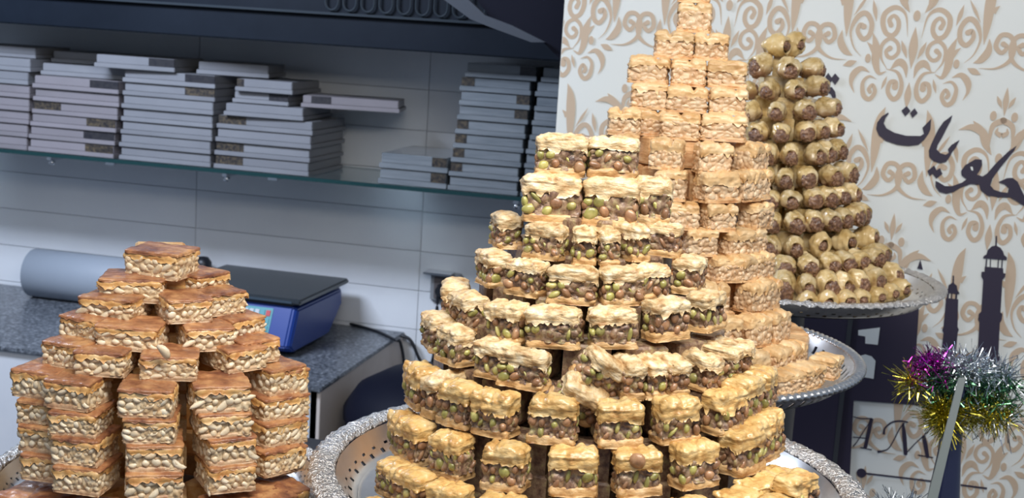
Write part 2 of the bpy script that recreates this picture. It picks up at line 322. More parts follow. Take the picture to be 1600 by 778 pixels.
def proto_cashew(seed):
    L, Wd, H = CD['L'], CD['W'], CD['H']; rs = random.Random(seed)
    zc = rs.choice([0.55, 0.62, 0.70])
    t = slab('pastry_top', L, Wd, H*zc, H, 0.0034, seed, step=0.0013, amp=0.0012, puff=0.0020, strata=0.0005, ragged=0.0040, rt=0.0046, folds=rs.choice([0.001, 0.004, 0.006]), wob=0.0015)
    f = slab('nut_filling', L*0.985, Wd*0.975, H*0.12, H*(zc+0.1), 0.003, seed+40, step=0.0012, lump=0.0032, lumps=0.0082, amp=0.0008, wob=0.001)
    g = slab('pastry_base', L*0.99, Wd*0.98, 0.0, H*0.18, 0.0024, seed+80, step=0.0014, amp=0.0012, strata=0.0009, wob=0.0012)
    nt = nuts_on(rs, L*0.985, Wd*0.975, H*0.2, H*(zc-0.04), 6, 2, lambda r: (r.choice(nuts_c), 'cashew'), 'cashew', 0.0078, inset=0.0014)
    return [('pastry_base', g, M['cashew_base'], []), ('nut_filling', f, M['cashew_fill'], nt), ('pastry_top', t, M['cashew_phyllo'], [])]
def proto_square(seed):
    L, Wd, H = SD['L'], SD['W'], SD['H']; rs = random.Random(seed)
    t = slab('caramel_top', L*1.0, Wd*1.0, H*0.86, H, 0.0022, seed, amp=0.0006, puff=0.0010, rt=0.0015, wob=0.0012, ragged=0.001)
    s = slab('semolina_layer', L*0.99, Wd*0.99, H*0.66, H*0.90, 0.0022, seed+20, amp=0.0011, ragged=0.0032, wob=0.0012, strata=0.0003)
    f = slab('nut_layer', L*0.975, Wd*0.975, H*0.10, H*0.74, 0.0022, seed+40, step=0.0012, lump=0.0030, lumps=0.0066, amp=0.0008, wob=0.0012)
    g = slab('square_base', L*0.975, Wd*0.975, 0.0, H*0.20, 0.002, seed+80, amp=0.0007, strata=0.0005, wob=0.0008)
    nt = nuts_on(rs, L*0.97, Wd*0.97, H*0.19, H*0.66, 13, 9, lambda r: (r.choice(nuts_w), 'nut_piece'), 'nut', 0.0058, inset=0.0014)
    return [('square_base', g, M['square_base'], []), ('nut_layer', f, M['nut_layer'], nt), ('semolina_layer', s, M['caramel_side'], []), ('caramel_top', t, M['caramel'], [])]
def proto_roll(seed, pale=False):
    L, Wd, H = RD['L'], RD['W'], RD['H']; rs = random.Random(seed)
    ny, nr = 26, 36; v = []; f = []
    for j in range(ny+1):
        s = -1+2*j/ny; endr = (1-abs(s)**2.6*0.34)
        for k in range(nr):
            a = 2*math.pi*k/nr; ca, sa = math.cos(a), math.sin(a); e = 0.86
            v.append((L/2*np.sign(ca)*abs(ca)**e*endr, Wd/2*s, H/2+H/2*np.sign(sa)*abs(sa)**e*endr))
    for j in range(ny):
        for k in range(nr): f.append((j*nr+k, j*nr+(k+1) % nr, (j+1)*nr+(k+1) % nr, (j+1)*nr+k))
    # end discs turned inwards so the nut plug shows inside a spiral lip
    for side, base in ((-1, 0), (1, ny*nr)):
        prev = [base+k for k in range(nr)]
        for rr, dy in ((0.68, 0.0010), (0.60, 0.0004), (0.54, -0.0016), (0.48, -0.0045)):
            b = len(v)
            for k in range(nr):
                a = 2*math.pi*k/nr; wv = 1+0.10*math.sin(a+seed)
                v.append((L/2*rr*wv*math.cos(a)*0.95, side*(Wd/2+dy), H/2+H/2*rr*wv*math.sin(a)*0.9-0.0012))
            cur = [b+k for k in range(nr)]
            for k in range(nr):
                q = (prev[k], cur[k], cur[(k+1) % nr], prev[(k+1) % nr]); f.append(q if side < 0 else q[::-1])
            prev = cur
    P = np.array(v); c = np.array([0, 0, H/2]); d = (P-c)*np.array([1, .4, 1]); d /= np.linalg.norm(d, axis=1)[:, None]+1e-9
    P = P+d*(fbm(P*75+seed*3.1)[:, None]*0.0036)+d*(fbm(P*260+seed*1.7,2)[:, None]*0.0006)+d*(vnoise(P*np.array([260, 60, 260])+seed)[:, None]*0.0005)
    sp = rs.uniform(-0.6, 0.6); cs, sn = math.cos(sp), math.sin(sp); ax_, az_ = rs.uniform(.95, 1.04), rs.uniform(.93, 1.03)
    def spin(Q): x, z = Q[:, 0], Q[:, 2]-H/2; return np.c_[(x*cs-z*sn)*ax_, Q[:, 1], (x*sn+z*cs)*az_+H/2]
    P = spin(P)
    me = mesh_np('pastry_roll', P, f); me.polygons.foreach_set('use_smooth', [True]*len(me.polygons))
    ends = []
    for side in (-1, 1):
        bm = bmesh.new(); g = bmesh.ops.create_icosphere(bm, subdivisions=4, radius=1.0)
        Q = np.array([x.co[:] for x in g['verts']])
        S = np.random.RandomState(seed+side+2).randn(34, 3); S /= np.linalg.norm(S, axis=1)[:, None]
        a, b = worley(Q, S); e = np.sqrt(np.clip((b-a)/0.3, 0, 1)); k = 0.76+0.26*e+0.16*vnoise(Q*2.6+seed)+0.06*vnoise(Q*7+seed)
        ox = rs.uniform(-0.003, 0.003); drop = -0.0040+rs.uniform(-0.002, 0.002) if not pale else -0.001; sz = rs.uniform(0.85, 1.15)*(1.0 if not pale else 0.65)
        for x, kk in zip(g['verts'], k): x.co = (x.co.x*0.0124*sz*kk+ox, side*(Wd/2-0.0012)+x.co.y*0.0058*kk, H/2+drop+x.co.z*0.0112*sz*kk)
        mf = bpy.data.meshes.new('nut_filling'); bm.to_mesh(mf); bm.free(); mf.polygons.foreach_set('use_smooth', [True]*len(mf.polygons)); ends.append(('nut_filling', mf, M['roll_nut'], []))
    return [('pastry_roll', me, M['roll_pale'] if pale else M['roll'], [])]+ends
PROTO = {'P': [proto_pistachio(i) for i in range(6)], 'E': [proto_pistachio(i+50, True) for i in range(4)], 'Y': [proto_pistachio(i+90, False, 'phyllo_soaked') for i in range(6)],
         'C': [proto_cashew(i+10) for i in range(6)], 'S': [proto_square(i+20) for i in range(5)],
         'R': [proto_roll(i+30) for i in range(7)], 'Q': [proto_roll(i+60, True) for i in range(3)]}
for k in PROTO.values():
    for var in k:
        for (_, me, mt, _c) in var: me.materials.append(mt)
NAMES = {'Y': 'pistachio_baklava', 'P': 'pistachio_baklava', 'E': 'pistachio_baklava', 'C': 'cashew_baklava', 'S': 'nut_square', 'R': 'baklava_roll', 'Q': 'baklava_roll'}
def spawn(kind, loc, rot, scale, label, cat, group, var=None):
    r = empty(NAMES[kind], loc); r.rotation_euler = rot; r.scale = scale; tag(r, label, cat, group)
    for (nm, me, mt, kids) in PROTO[kind][random.randrange(len(PROTO[kind])) if var is None else var]:
        o = bpy.data.objects.new(nm, me); C.objects.link(o); o.parent = r
        for (kn, km, kl, kr) in kids:
            q = bpy.data.objects.new(kn, km); C.objects.link(q); q.parent = o; q.location = kl; q.rotation_euler = kr; q.scale = (random.uniform(.7, 1.3), 1, random.uniform(.75, 1.25))
    return r
DIMS = {'Y': (PD['L'], PD['W'], PD['H']), 'P': (PD['L'], PD['W'], PD['H']), 'E': (PD['W']*0.95, PD['L']*0.95, PD['H']), 'C': (CD['L'], CD['W'], CD['H']), 'S': (SD['L'], SD['W'], SD['H']), 'R': (RD['L'], RD['W'], RD['H']), 'Q': (RD['L'], RD['W'], RD['H'])}
ORD = ['zeroth', 'first', 'second', 'third', 'fourth', 'fifth', 'sixth', 'seventh', 'eighth', 'ninth', 'tenth', 'eleventh', 'twelfth', 'thirteenth', 'fourteenth', 'fifteenth', 'sixteenth']

def corners(c, yaw, dims):
    w, d, h = dims; cy, sy = math.cos(yaw), math.sin(yaw); P = []
    for a in (-.5, .5):
        for b in (-.5, .5):
            for e in (0, 1): x, y = a*w, b*d; P.append((c[0]+x*cy-y*sy, c[1]+x*sy+y*cy, c[2]+e*h))
    return np.array(P)
def bbox(c, yaw, dims):
    u, v, z = proj(corners(c, yaw, dims)); return u.min(), u.max(), v.min(), v.max()

class Mound:
    """pastries stacked in tiers round a leaning axis; tiers are measured, pieces are set on them"""
    def __init__(s, ax, D, kind, word, where, cat, group, k=1.0):
        s.ax = ax; s.D = D; s.kind = kind; s.word = word; s.where = where; s.cat = cat; s.group = group; s.log = []; s.k = k; s.jit = {'R': 1.8, 'S': 1.5}.get(kind, 1.3)
        a, b = at_d(ax(300), 300, D), at_d(ax(600), 600, D); s.a = a; s.s = (b-a)/(b[2]-a[2])
    def A(s, z): return s.a+s.s*(z-s.a[2])
    def solve(s, it, r, opt):
        x0, x1, y1 = it[:3]; o = dict(opt); o.update(it[4] if len(it) > 4 else {}); kind = it[3] if len(it) > 3 and it[3] else o.get('kind', s.kind)
        dims = list(DIMS[kind]); xc = (x0+x1)/2; z = at_d(xc, y1, s.D-(r or 0.03))[2]; sc = 1.0
        for rep in range(5):
            A = s.A(z); tv = EYE[:2]-A[:2]; t0 = math.atan2(tv[1], tv[0])
            best = None
            if 'plane' in o:
                th = t0+math.radians(o.get('yaw', 0)); n = np.array([math.cos(th), math.sin(th)]); tg = np.array([-n[1], n[0]])
                cand = [(A[:2]+n*(o['plane']-dims[1]/2)+tg*q, th+math.pi/2) for q in np.linspace(-.2, .2, 161)]
            else:
                cand = []
                for q in np.linspace(-1.42, 1.42, 285):
                    n = np.array([math.cos(t0+q), math.sin(t0+q)]); cand.append((A[:2]+n*(r-dims[1]/2), t0+q*o.get('yf', 1.0)+math.pi/2+math.radians(o.get('yaw', 0))))
            for cpos, yaw in cand:
                u0, u1, v0, v1 = bbox((cpos[0], cpos[1], z), yaw, (dims[0]*sc, dims[1], dims[2])); e = abs((u0+u1)/2-xc) if 'plane' in o or x1-x0 > 0.70*(u1-u0) else (abs(u1-x1) if (s.kind in 'CR' or xc > s.ax(y1)) else abs(u0-x0))
                if best is None or e < best[0]-1e-6: best = (e, cpos, yaw, u0, u1, v0, v1)
            e, cpos, yaw, u0, u1, v0, v1 = best
            if 'nosize' not in o: sc = min(1.2, max(0.88, sc*(x1-x0)/(u1-u0)))
            z += (v1-y1)*(s.D-(r or 0))/FPX*1.0
        return kind, [cpos[0], cpos[1], z], yaw, sc, o
    def tier(s, no, r, items, H=None, keep=0.3, **opt):
        r *= s.k; opt = dict(opt)
        if 'plane' in opt: opt['plane'] *= s.k
        S = [s.solve(it, r, opt) for it in items]
        xs = np.array([q[1][0] for q in S]); zz = np.array([q[1][2] for q in S]); sl = 0.0; z0 = float(np.median(zz)); xm = s.A(z0)[0]
        if 'z' in opt: z0 = opt['z']; sl = opt.get('sl', 0.0)
        elif len(S) > 3 and 'slope' not in opt:
            a = np.polyfit(xs-xm, zz, 1); e = np.abs(np.polyval(a, xs-xm)-zz); kx = e < max(0.006, np.median(e)*2.5); a = np.polyfit((xs-xm)[kx], zz[kx], 1); sl, z0 = float(a[0]), float(a[1]); sl = max(-0.02, min(0.11, sl))
            z0 = float(np.median(zz-sl*(xs-xm)))
        s.log.append((no, round(z0, 4), round(sl, 3))); med = z0
        H = H or 1.0; cnt = len(S)
        s.zt = getattr(s, 'zt', {}); s.zt[no] = (med, r, opt.get('plane', 0)); s.q = getattr(s, 'q', []); s.q.append((no, S, H, cnt, med, sl, xm, keep))
    def finish(s):
        for (no, S, H, cnt, med, sl, xm, keep) in s.q:
            if no-1 in s.zt and H == 1.0: H = min(1.18, max(0.86, (s.zt[no-1][0]-med+0.0006)/DIMS[s.kind][2]))
            for i, (kind, c, yaw, sc, o) in enumerate(S):
                fz = med+sl*(c[0]-xm); c[2] = c[2] if ('tilt' in o or 'free' in o) else fz+max(-0.006, min(0.006, c[2]-fz))*keep
                left = '%s from the left' % ORD[i+1] if i else 'leftmost'
                if i == cnt-1 and i: left = 'rightmost'
                lab = '%s, %s in the %s tier from the top' % (s.word, left, ORD[no]) if cnt > 1 else '%s, alone in the %s tier from the top' % (s.word, ORD[no])
                if 'label' in o: lab = o['label']
                tl = o.get('tilt', (0, 0))
                e = Matrix.Rotation(-math.atan(sl), 4, 'Y') @ Matrix.Rotation(yaw+random.uniform(-.07, .07)*s.jit, 4, 'Z') @ Matrix.Rotation(math.radians(tl[0]), 4, 'Y') @ Matrix.Rotation(math.radians(tl[1])+0.0, 4, 'X')
                spawn(kind, c, (e.to_euler()), (sc*(1.05 if 'plane' in o else (0.93 if kind == 'E' else 0.97)), 1.0, H*random.uniform(0.98, 1.02)), lab, s.cat, s.group, o.get('var'))
    def filler(s, rings, kind, m, label, name, cap=1.0):
        """plain blocks behind and inside the visible tiers, one joined mesh"""
        mb = MB(); w, d, h = DIMS[kind]
        for (z, r, full) in rings:
            A = s.A(z); t0 = math.atan2(EYE[1]-A[1], EYE[0]-A[0])
            def put(rr, lo, hi):
                n = max(1, int((hi-lo)*rr/(w*1.08)))
                for k in range(n):
                    q = t0+lo+(hi-lo)*(k+.5)/n; cx, cy = A[0]+math.cos(q)*rr, A[1]+math.sin(q)*rr; ya = q+math.pi/2
                    cs, sn = math.cos(ya), math.sin(ya); ww, dd, b = w*.94/2, d*.94/2, 0.002
                    V = []
                    for (zz, k2) in ((z+0.0005, 0.93), (z+.003, 1), (z+h-.003, 1), (z+h-0.001, 0.88)):
                        for (a1, b1) in ((-1, -1), (1, -1), (1, 1), (-1, 1)):
                            x, y = a1*ww*k2, b1*dd*k2; V.append((cx+x*cs-y*sn, cy+x*sn+y*cs, zz))
                    F = [(3, 2, 1, 0), (12, 13, 14, 15)]
                    for l in range(3):
                        for j in range(4): F.append((l*4+j, l*4+(j+1) % 4, l*4+4+(j+1) % 4, l*4+4+j))
                    mb.add(V, F)
            rr = r-d*1.85
            if rr <= d*0.3: put(0.0, -0.01, 0.01)
            while rr > d*0.3: put(rr, -math.pi, math.pi); rr -= d*1.08
            if full: put(min(r-d*0.5-0.012, cap), 2.35, 2*math.pi-2.35)
        o = mb.build(name, m); tag(o, label, 'pastries', None, 'stuff'); return o
# ------------------------------------------------------------------ the room
WY = 3.45
def struct(o, label=None): return tag(o, label, None, None, 'structure')
fl = MB().box((-4.5, -2.5, -0.05), (3.0, WY+0.1, 0.0)).build('floor', M['floor']); struct(fl)
wb = MB().box((-4.5, WY+0.006, 0.0), (3.0, WY+0.12, 2.9)).build('wall_back', M['grout']); struct(wb)
TW, TH = 0.70, 0.1146
tile_me = None
for i in range(4):
    for j in range(10):
        x0 = -1.05-TW*(3-i); z0 = 0.9-3*TH+TH*j
        if tile_me is None:
            t = MB().box((0.0008, -0.008, 0.0008), (TW-0.0008, 0, TH-0.0008)).build('tile', M['tile'], wb, bevel=0.0008); tile_me = t.data
        else: t = bpy.data.objects.new('tile', tile_me); C.objects.link(t); t.parent = wb
        t.location = (x0, WY+0.0068, z0)

# worktop with end panel, at the back wall
CZ = 0.775; CX = -1.085; CF = 2.80
w = empty('kitchen_counter', (-1.9, 3.16, 0)); tag(w, 'grey granite topped counter with white front standing against the tiled wall', 'counter')
iv = Vector((1.9, -3.16, 0))
MB().box((-3.0, CF, CZ-0.010), (CX, WY-0.003, CZ)).build('worktop', M['granite'], w, bevel=0.002, loc=iv)
MB().box((-3.0, CF+0.012, 0.12), (CX-0.012, CF+0.03, CZ-0.0102)).build('front_panel', M['white_cab'], w, bevel=0.001, loc=iv)
MB().box((CX-0.03, CF+0.012, 0.0), (CX-0.004, WY-0.003, CZ-0.0102)).build('end_panel', M['grey_cab'], w, bevel=0.001, loc=iv)
MB().box((-3.0, CF+0.06, 0.0), (CX-0.04, CF+0.08, 0.12)).build('plinth', M['black'], w, loc=iv)
# added dark form standing in for the shadow on the counter end panel
bx = empty('shadow_form', (-0.855, 2.98, 0)); tag(bx, 'dark navy rounded form added in place of the shadow on the counter end', 'shadow stand-in')
MB().lathe([(0.0, 0.002), (0.17, 0.002), (0.20, 0.02), (0.215, 0.67), (0.21, 0.69)], 40).build('shadow_form_body', M['navy2'], bx, smooth=True)
MB().lathe([(0.222, 0.68), (0.222, 0.705), (0.19, 0.755), (0.12, 0.795), (0.0, 0.81)], 40).build('lid', M['navy2'], bx, smooth=True)  # domed top of the added form, shaped to the shadow's curve

# white paper roll
pr = empty('paper_roll', (-1.78, 3.27, CZ)); tag(pr, 'large white paper roll lying on the granite counter', 'paper roll')
rr = 0.072; A0 = Vector((-2.225, 3.35, CZ+rr)); B0 = Vector((-1.76, 3.36, CZ+rr))
ins = Vector((1.78, -3.27, -CZ))
dv = (B0-A0).normalized()
PRF = MB(); PRF.tube([A0, A0+dv*0.001, B0-dv*0.001, B0], [rr-0.002, rr, rr, rr-0.002], 48, cap=False)
PRF.tube([A0, A0+dv*0.002], [rr-0.002, 0.024], 48, cap=False); PRF.tube([B0, B0-dv*0.002], [rr-0.002, 0.024], 48, cap=False)
PRF.build('paper', M['paper'], pr, smooth=True, loc=ins)
MB().tube([A0+dv*0.002, B0-dv*0.002], 0.024, 24).build('core_tube', M['socket_in'], pr, smooth=True, loc=ins)

# price scale
sc_ = empty('price_scale', (-1.435, 3.215, CZ), math.radians(-1)); tag(sc_, 'blue shop scale with dark platter and keypad on the granite counter', 'scale')
hx, hy = 0.180, 0.165
body = MB()
prof = [(-hy-0.010, 0.012), (-hy-0.035, 0.030), (-hy+0.012, 0.128), (hy, 0.128), (hy+0.005, 0.085), (hy-0.09, 0.012)]
n = len(prof); V = []
for x, k in ((-hx, 0.94), (-hx+0.012, 1), (hx-0.012, 1), (hx, 0.94)):
    for (y, z) in prof: V.append((x, y*k, 0.012+(z-0.012)*(k if z > 0.05 else 1)))
F = [tuple(range(n)), tuple(range(3*n, 4*n))[::-1]]
for a in range(3):
    for i in range(n): F.append((a*n+i, (a+1)*n+i, (a+1)*n+(i+1) % n, a*n+(i+1) % n))
body.add(V, F).build('scale_body', M['blue'], sc_, bevel=0.004)
MB().box((-hx+0.02, -hy+0.015, 0.128), (hx-0.02, hy-0.02, 0.137)).build('platter_support', M['black'], sc_, bevel=0.002)
MB().box((-hx-0.012, -hy+0.002, 0.137), (hx+0.012, hy+0.012, 0.152)).build('platter', M['platter'], sc_, bevel=0.004)
MB().box((-hx+0.012, -hy+0.0003, 0.140), (hx-0.012, -hy+0.0022, 0.146)).build('platter_lip', M['platter_rim'], sc_)
def sl(x, t, off):   # point on the sloped front
    a = np.array([-hy-0.035, 0.030]); b = np.array([-hy+0.012, 0.128]); p = a+(b-a)*t; nn = np.array([-(b-a)[1], (b-a)[0]]); nn /= np.linalg.norm(nn); p = p+nn*off
    return (x, p[0], p[1])
def slabp(x0, x1, t0, t1, off, name, m, par):
    v = [sl(x0, t0, -0.001), sl(x1, t0, -0.001), sl(x1, t1, -0.001), sl(x0, t1, -0.001), sl(x0, t0, off), sl(x1, t0, off), sl(x1, t1, off), sl(x0, t1, off)]
    return MB().add(v, [(3,2,1,0),(4,5,6,7),(0,1,5,4),(1,2,6,5),(2,3,7,6),(3,0,4,7)]).build(name, m, par)
kp = slabp(0.03, 0.115, 0.08, 0.92, 0.0012, 'keypad', M['keypad'], sc_)
for i in range(5):
    for j in range(4):
        x = 0.034+i*0.0158; t = 0.13+j*0.195
        slabp(x, x+0.012, t, t+0.14, 0.003, 'key', M['key_red'] if (i == 4 and j == 3) else (M['key'] if i < 3 else M['keypad']), kp)
slabp(-0.12, 0.01, 0.2, 0.85, 0.0012, 'display_window', M['black'], sc_)
for sx in (-1, 1):
    for sy in (-1, 1): MB().tube([(sx*0.12, sy*0.06-0.05, 0), (sx*0.12, sy*0.06-0.05, 0.016)], 0.014, 12).build('foot', M['black'], sc_)
kn = on_z(322, 416, CZ+0.12)
k_ = empty('bottle', (-1.70, 3.40, CZ)); tag(k_, 'small black round-topped bottle peeking out behind the scale', 'bottle')
MB().lathe([(0, 0), (0.03, 0), (0.032, 0.01), (0.032, 0.08), (0.016, 0.1), (0.014, 0.105)], 24).build('bottle_body', M['black'], k_, smooth=True)
MB().lathe([(0.02, 0.104), (0.026, 0.125), (0.026, 0.150), (0.016, 0.164), (0, 0.167)], 24).build('cap', M['black'], k_, smooth=True)
# power cable and socket
pts = [on_z(545, 505, CZ+0.004), on_z(590, 518, CZ+0.004), on_z(620, 532, CZ+0.004)]
P_ = [tuple(p) for p in pts]+[(-1.072, 3.36, CZ-0.002), (-1.058, 3.37, CZ-0.07), (-1.05, 3.40, CZ-0.25)]
MB().tube(catmull(P_, 6), 0.0045, 8).build('power_cable', M['black'], smooth=True)
tag(bpy.data.objects['power_cable'], 'black cable running from the scale over the counter end', 'cable')
P_ = [tuple(on_y(u, v, WY-0.03)) for u, v in ((686, 445), (683, 480), (682, 530), (670, 580), (655, 560), (640, 530), (615, 522))]
MB().tube(catmull(P_, 6), 0.005, 8).build('plug_cable', M['black'], smooth=True)
tag(bpy.data.objects['plug_cable'], 'black cable hanging from the plug in the wall socket', 'cable')
so = empty('wall_socket', on_y(699, 448, WY)); tag(so, 'grey wall socket with open flip lid on the tiled wall', 'socket')
MB().box((-0.046, -0.018, -0.042), (0.046, 0, 0.042)).build('socket_frame', M['socket'], so, bevel=0.004)
MB().box((-0.034, -0.022, -0.034), (0.034, -0.017, 0.03)).build('socket_insert', M['socket_in'], so, bevel=0.002)
MB().box((-0.058, -0.055, 0.040), (0.022, -0.004, 0.046)).build('flip_lid', M['chrome'], so, bevel=0.001)
MB().tube([(-0.006, -0.02, -0.006), (-0.006, -0.05, -0.006)], [0.02, 0.016], 16).build('plug', M['black'], so)

# glass shelf with brackets
SY, SZ = 3.12, 1.240
sh = empty('glass_shelf', (-1.6, 3.28, SZ)); tag(sh, 'long greenish glass shelf on the tiled wall carrying stacks of boxes', 'shelf')
MB().box((-1.6, SY-3.28+0.002, -0.010), (1.25, WY-3.284, 0)).build('glass_sheet', M['glass'], sh)
MB().box((-1.6, SY-3.28-0.001, -0.010), (1.25, SY-3.28+0.0015, 0)).build('glass_edge', M['glass_edge'], sh)
for i, (u, v) in enumerate(((82, 247), (355, 272), (808, 318))):
    p = on_y(u, v, SY+0.02)
    b = empty('shelf_bracket', (p[0], WY-0.008, SZ-0.010)); tag(b, 'small chrome bracket under the glass shelf, %s' % ['below the second box stack', 'between the third and fourth box stacks', 'near its right end beside the pastry mound'][i], 'bracket', 'brackets under the glass shelf')
    MB().box((-0.007, -0.32, -0.010), (0.007, -0.002, -0.001)).build('arm', M['chrome'], b, bevel=0.001)
    MB().lathe([(0, -0.022), (0.008, -0.022), (0.009, -0.018), (0.009, -0.012), (0, -0.01)], 16).build('screw_knob', M['chrome'], b, loc=(0, -0.305, 0.0), smooth=True)
    MB().box((-0.015, -0.006, -0.05), (0.015, 0.0, 0.0)).build('wall_plate', M['chrome'], b, bevel=0.001)

# boxes on the shelf: (u0, u1, top v at the front edge, height px, shade, patch side, patch width px)
BN = [0]
def cake_box(x0, x1, z0, z1, y0, dep, rz, m, patch, label, group, wrap=False):
    cx = (x0+x1)/2; wd = x1-x0; h = z1-z0
    b = empty('cake_box', (cx, y0+dep/2, z0), rz); tag(b, label, 'box', group)
    MB().box((-wd/2, -dep/2, 0), (wd/2, dep/2, h*0.34)).build('box_base', m, b, bevel=0.0012)
    MB().box((-wd/2+0.004, -dep/2+0.006, h*0.34), (wd/2-0.004, dep/2-0.006, h-0.0012)).build('lid', m, b, bevel=0.0015)
    if patch:
        a, c, pm = patch; xa, xb = -wd/2+wd*a, -wd/2+wd*c
        MB().box((max(xa, -wd/2+0.0036), -dep/2+0.0048, h*0.35), (min(xb, wd/2-0.0036), -dep/2+0.0065, h*0.95)).build('printed_end', M[pm], b)
    return b
def stack(name, us, rows, y, dep, m, rot=0.0, where='', group=''):
    """rows from the bottom: (shift of x in px, patch, material)"""
    vb = us[2]; p0 = on_y(us[0], vb, y); p1 = on_y(us[1], vb, y); z = SZ+0.0008
    for i, rw in enumerate(rows):
        h = us[3]; sx = rw[0]*0.00163; r_ = rw[3] if len(rw) > 3 else 0
        pos = 'at the bottom' if i == 0 else ('at the top' if i == len(rows)-1 else '%s from the bottom' % ORD[i+1])
        cake_box(p0[0]+sx, p1[0]+sx, z, z+h, y+random.uniform(0, 0.004), dep, rot+r_+random.uniform(-.008, .008), M[rw[2]] if len(rw) > 2 and rw[2] else m, rw[1],
                 'cake box %s of %s' % (pos, where), group)
        z += h+0.0004
    return z
R_ = (0.70, 0.97, 'box_print'); L_ = (0.02, 0.3, 'box_print'); RD_ = (0.70, 0.97, 'box_print_dark')
y0 = SY+0.006
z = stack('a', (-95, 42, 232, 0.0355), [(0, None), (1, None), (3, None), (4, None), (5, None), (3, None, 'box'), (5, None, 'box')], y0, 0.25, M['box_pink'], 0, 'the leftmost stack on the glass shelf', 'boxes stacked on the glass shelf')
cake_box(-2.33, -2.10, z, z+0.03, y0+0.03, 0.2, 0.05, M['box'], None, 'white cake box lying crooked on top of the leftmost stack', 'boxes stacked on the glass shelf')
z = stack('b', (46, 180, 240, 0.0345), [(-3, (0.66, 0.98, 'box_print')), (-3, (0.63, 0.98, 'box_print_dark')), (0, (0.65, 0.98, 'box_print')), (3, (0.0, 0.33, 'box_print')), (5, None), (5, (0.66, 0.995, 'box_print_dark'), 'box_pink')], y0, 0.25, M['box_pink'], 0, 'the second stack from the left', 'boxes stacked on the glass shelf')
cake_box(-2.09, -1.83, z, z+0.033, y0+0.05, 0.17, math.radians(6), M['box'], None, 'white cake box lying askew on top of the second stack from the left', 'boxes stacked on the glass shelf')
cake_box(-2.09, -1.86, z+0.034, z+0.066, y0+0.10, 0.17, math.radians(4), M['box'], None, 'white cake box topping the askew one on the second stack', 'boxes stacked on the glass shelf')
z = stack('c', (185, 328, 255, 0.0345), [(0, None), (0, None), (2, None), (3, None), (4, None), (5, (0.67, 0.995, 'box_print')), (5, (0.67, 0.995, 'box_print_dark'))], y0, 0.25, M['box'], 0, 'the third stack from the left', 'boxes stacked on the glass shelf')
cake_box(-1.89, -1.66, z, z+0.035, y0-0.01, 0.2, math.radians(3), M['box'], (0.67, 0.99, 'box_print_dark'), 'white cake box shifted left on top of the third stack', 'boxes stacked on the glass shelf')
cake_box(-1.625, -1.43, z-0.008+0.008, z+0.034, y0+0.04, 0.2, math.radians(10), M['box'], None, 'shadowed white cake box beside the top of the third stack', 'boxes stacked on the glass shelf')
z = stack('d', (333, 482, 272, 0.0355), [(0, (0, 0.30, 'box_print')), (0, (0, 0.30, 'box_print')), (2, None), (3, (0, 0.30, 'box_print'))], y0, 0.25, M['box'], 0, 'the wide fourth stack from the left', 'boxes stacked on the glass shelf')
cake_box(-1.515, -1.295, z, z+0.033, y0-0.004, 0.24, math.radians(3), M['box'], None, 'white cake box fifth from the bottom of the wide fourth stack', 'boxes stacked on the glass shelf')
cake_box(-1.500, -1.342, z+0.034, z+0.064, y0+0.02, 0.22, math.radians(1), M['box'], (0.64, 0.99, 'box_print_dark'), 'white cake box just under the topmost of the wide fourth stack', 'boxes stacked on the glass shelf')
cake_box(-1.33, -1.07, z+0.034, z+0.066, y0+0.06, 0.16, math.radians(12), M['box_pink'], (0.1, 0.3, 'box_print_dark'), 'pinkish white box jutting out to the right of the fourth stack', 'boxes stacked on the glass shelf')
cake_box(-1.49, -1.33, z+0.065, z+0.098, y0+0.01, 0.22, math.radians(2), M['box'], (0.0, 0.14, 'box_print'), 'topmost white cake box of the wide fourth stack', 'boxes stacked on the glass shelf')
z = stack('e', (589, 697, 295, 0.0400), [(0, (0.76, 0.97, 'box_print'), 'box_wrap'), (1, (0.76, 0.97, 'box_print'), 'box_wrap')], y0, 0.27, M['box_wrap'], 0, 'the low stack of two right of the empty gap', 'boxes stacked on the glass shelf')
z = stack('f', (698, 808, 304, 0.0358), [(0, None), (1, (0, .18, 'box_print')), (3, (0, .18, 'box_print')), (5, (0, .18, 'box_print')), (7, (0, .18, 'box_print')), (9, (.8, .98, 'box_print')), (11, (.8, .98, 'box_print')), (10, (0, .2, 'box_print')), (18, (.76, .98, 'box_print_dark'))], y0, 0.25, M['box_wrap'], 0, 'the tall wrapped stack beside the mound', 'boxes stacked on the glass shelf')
z = stack('g', (812, 925, 316, 0.0358), [(0, None), (1, None), (3, None), (4, None), (9, None), (11, None), (13, None), (13, None), (20, None)], y0, 0.25, M['box_wrap'], 0, 'the rightmost stack half behind the poster', 'boxes stacked on the glass shelf')

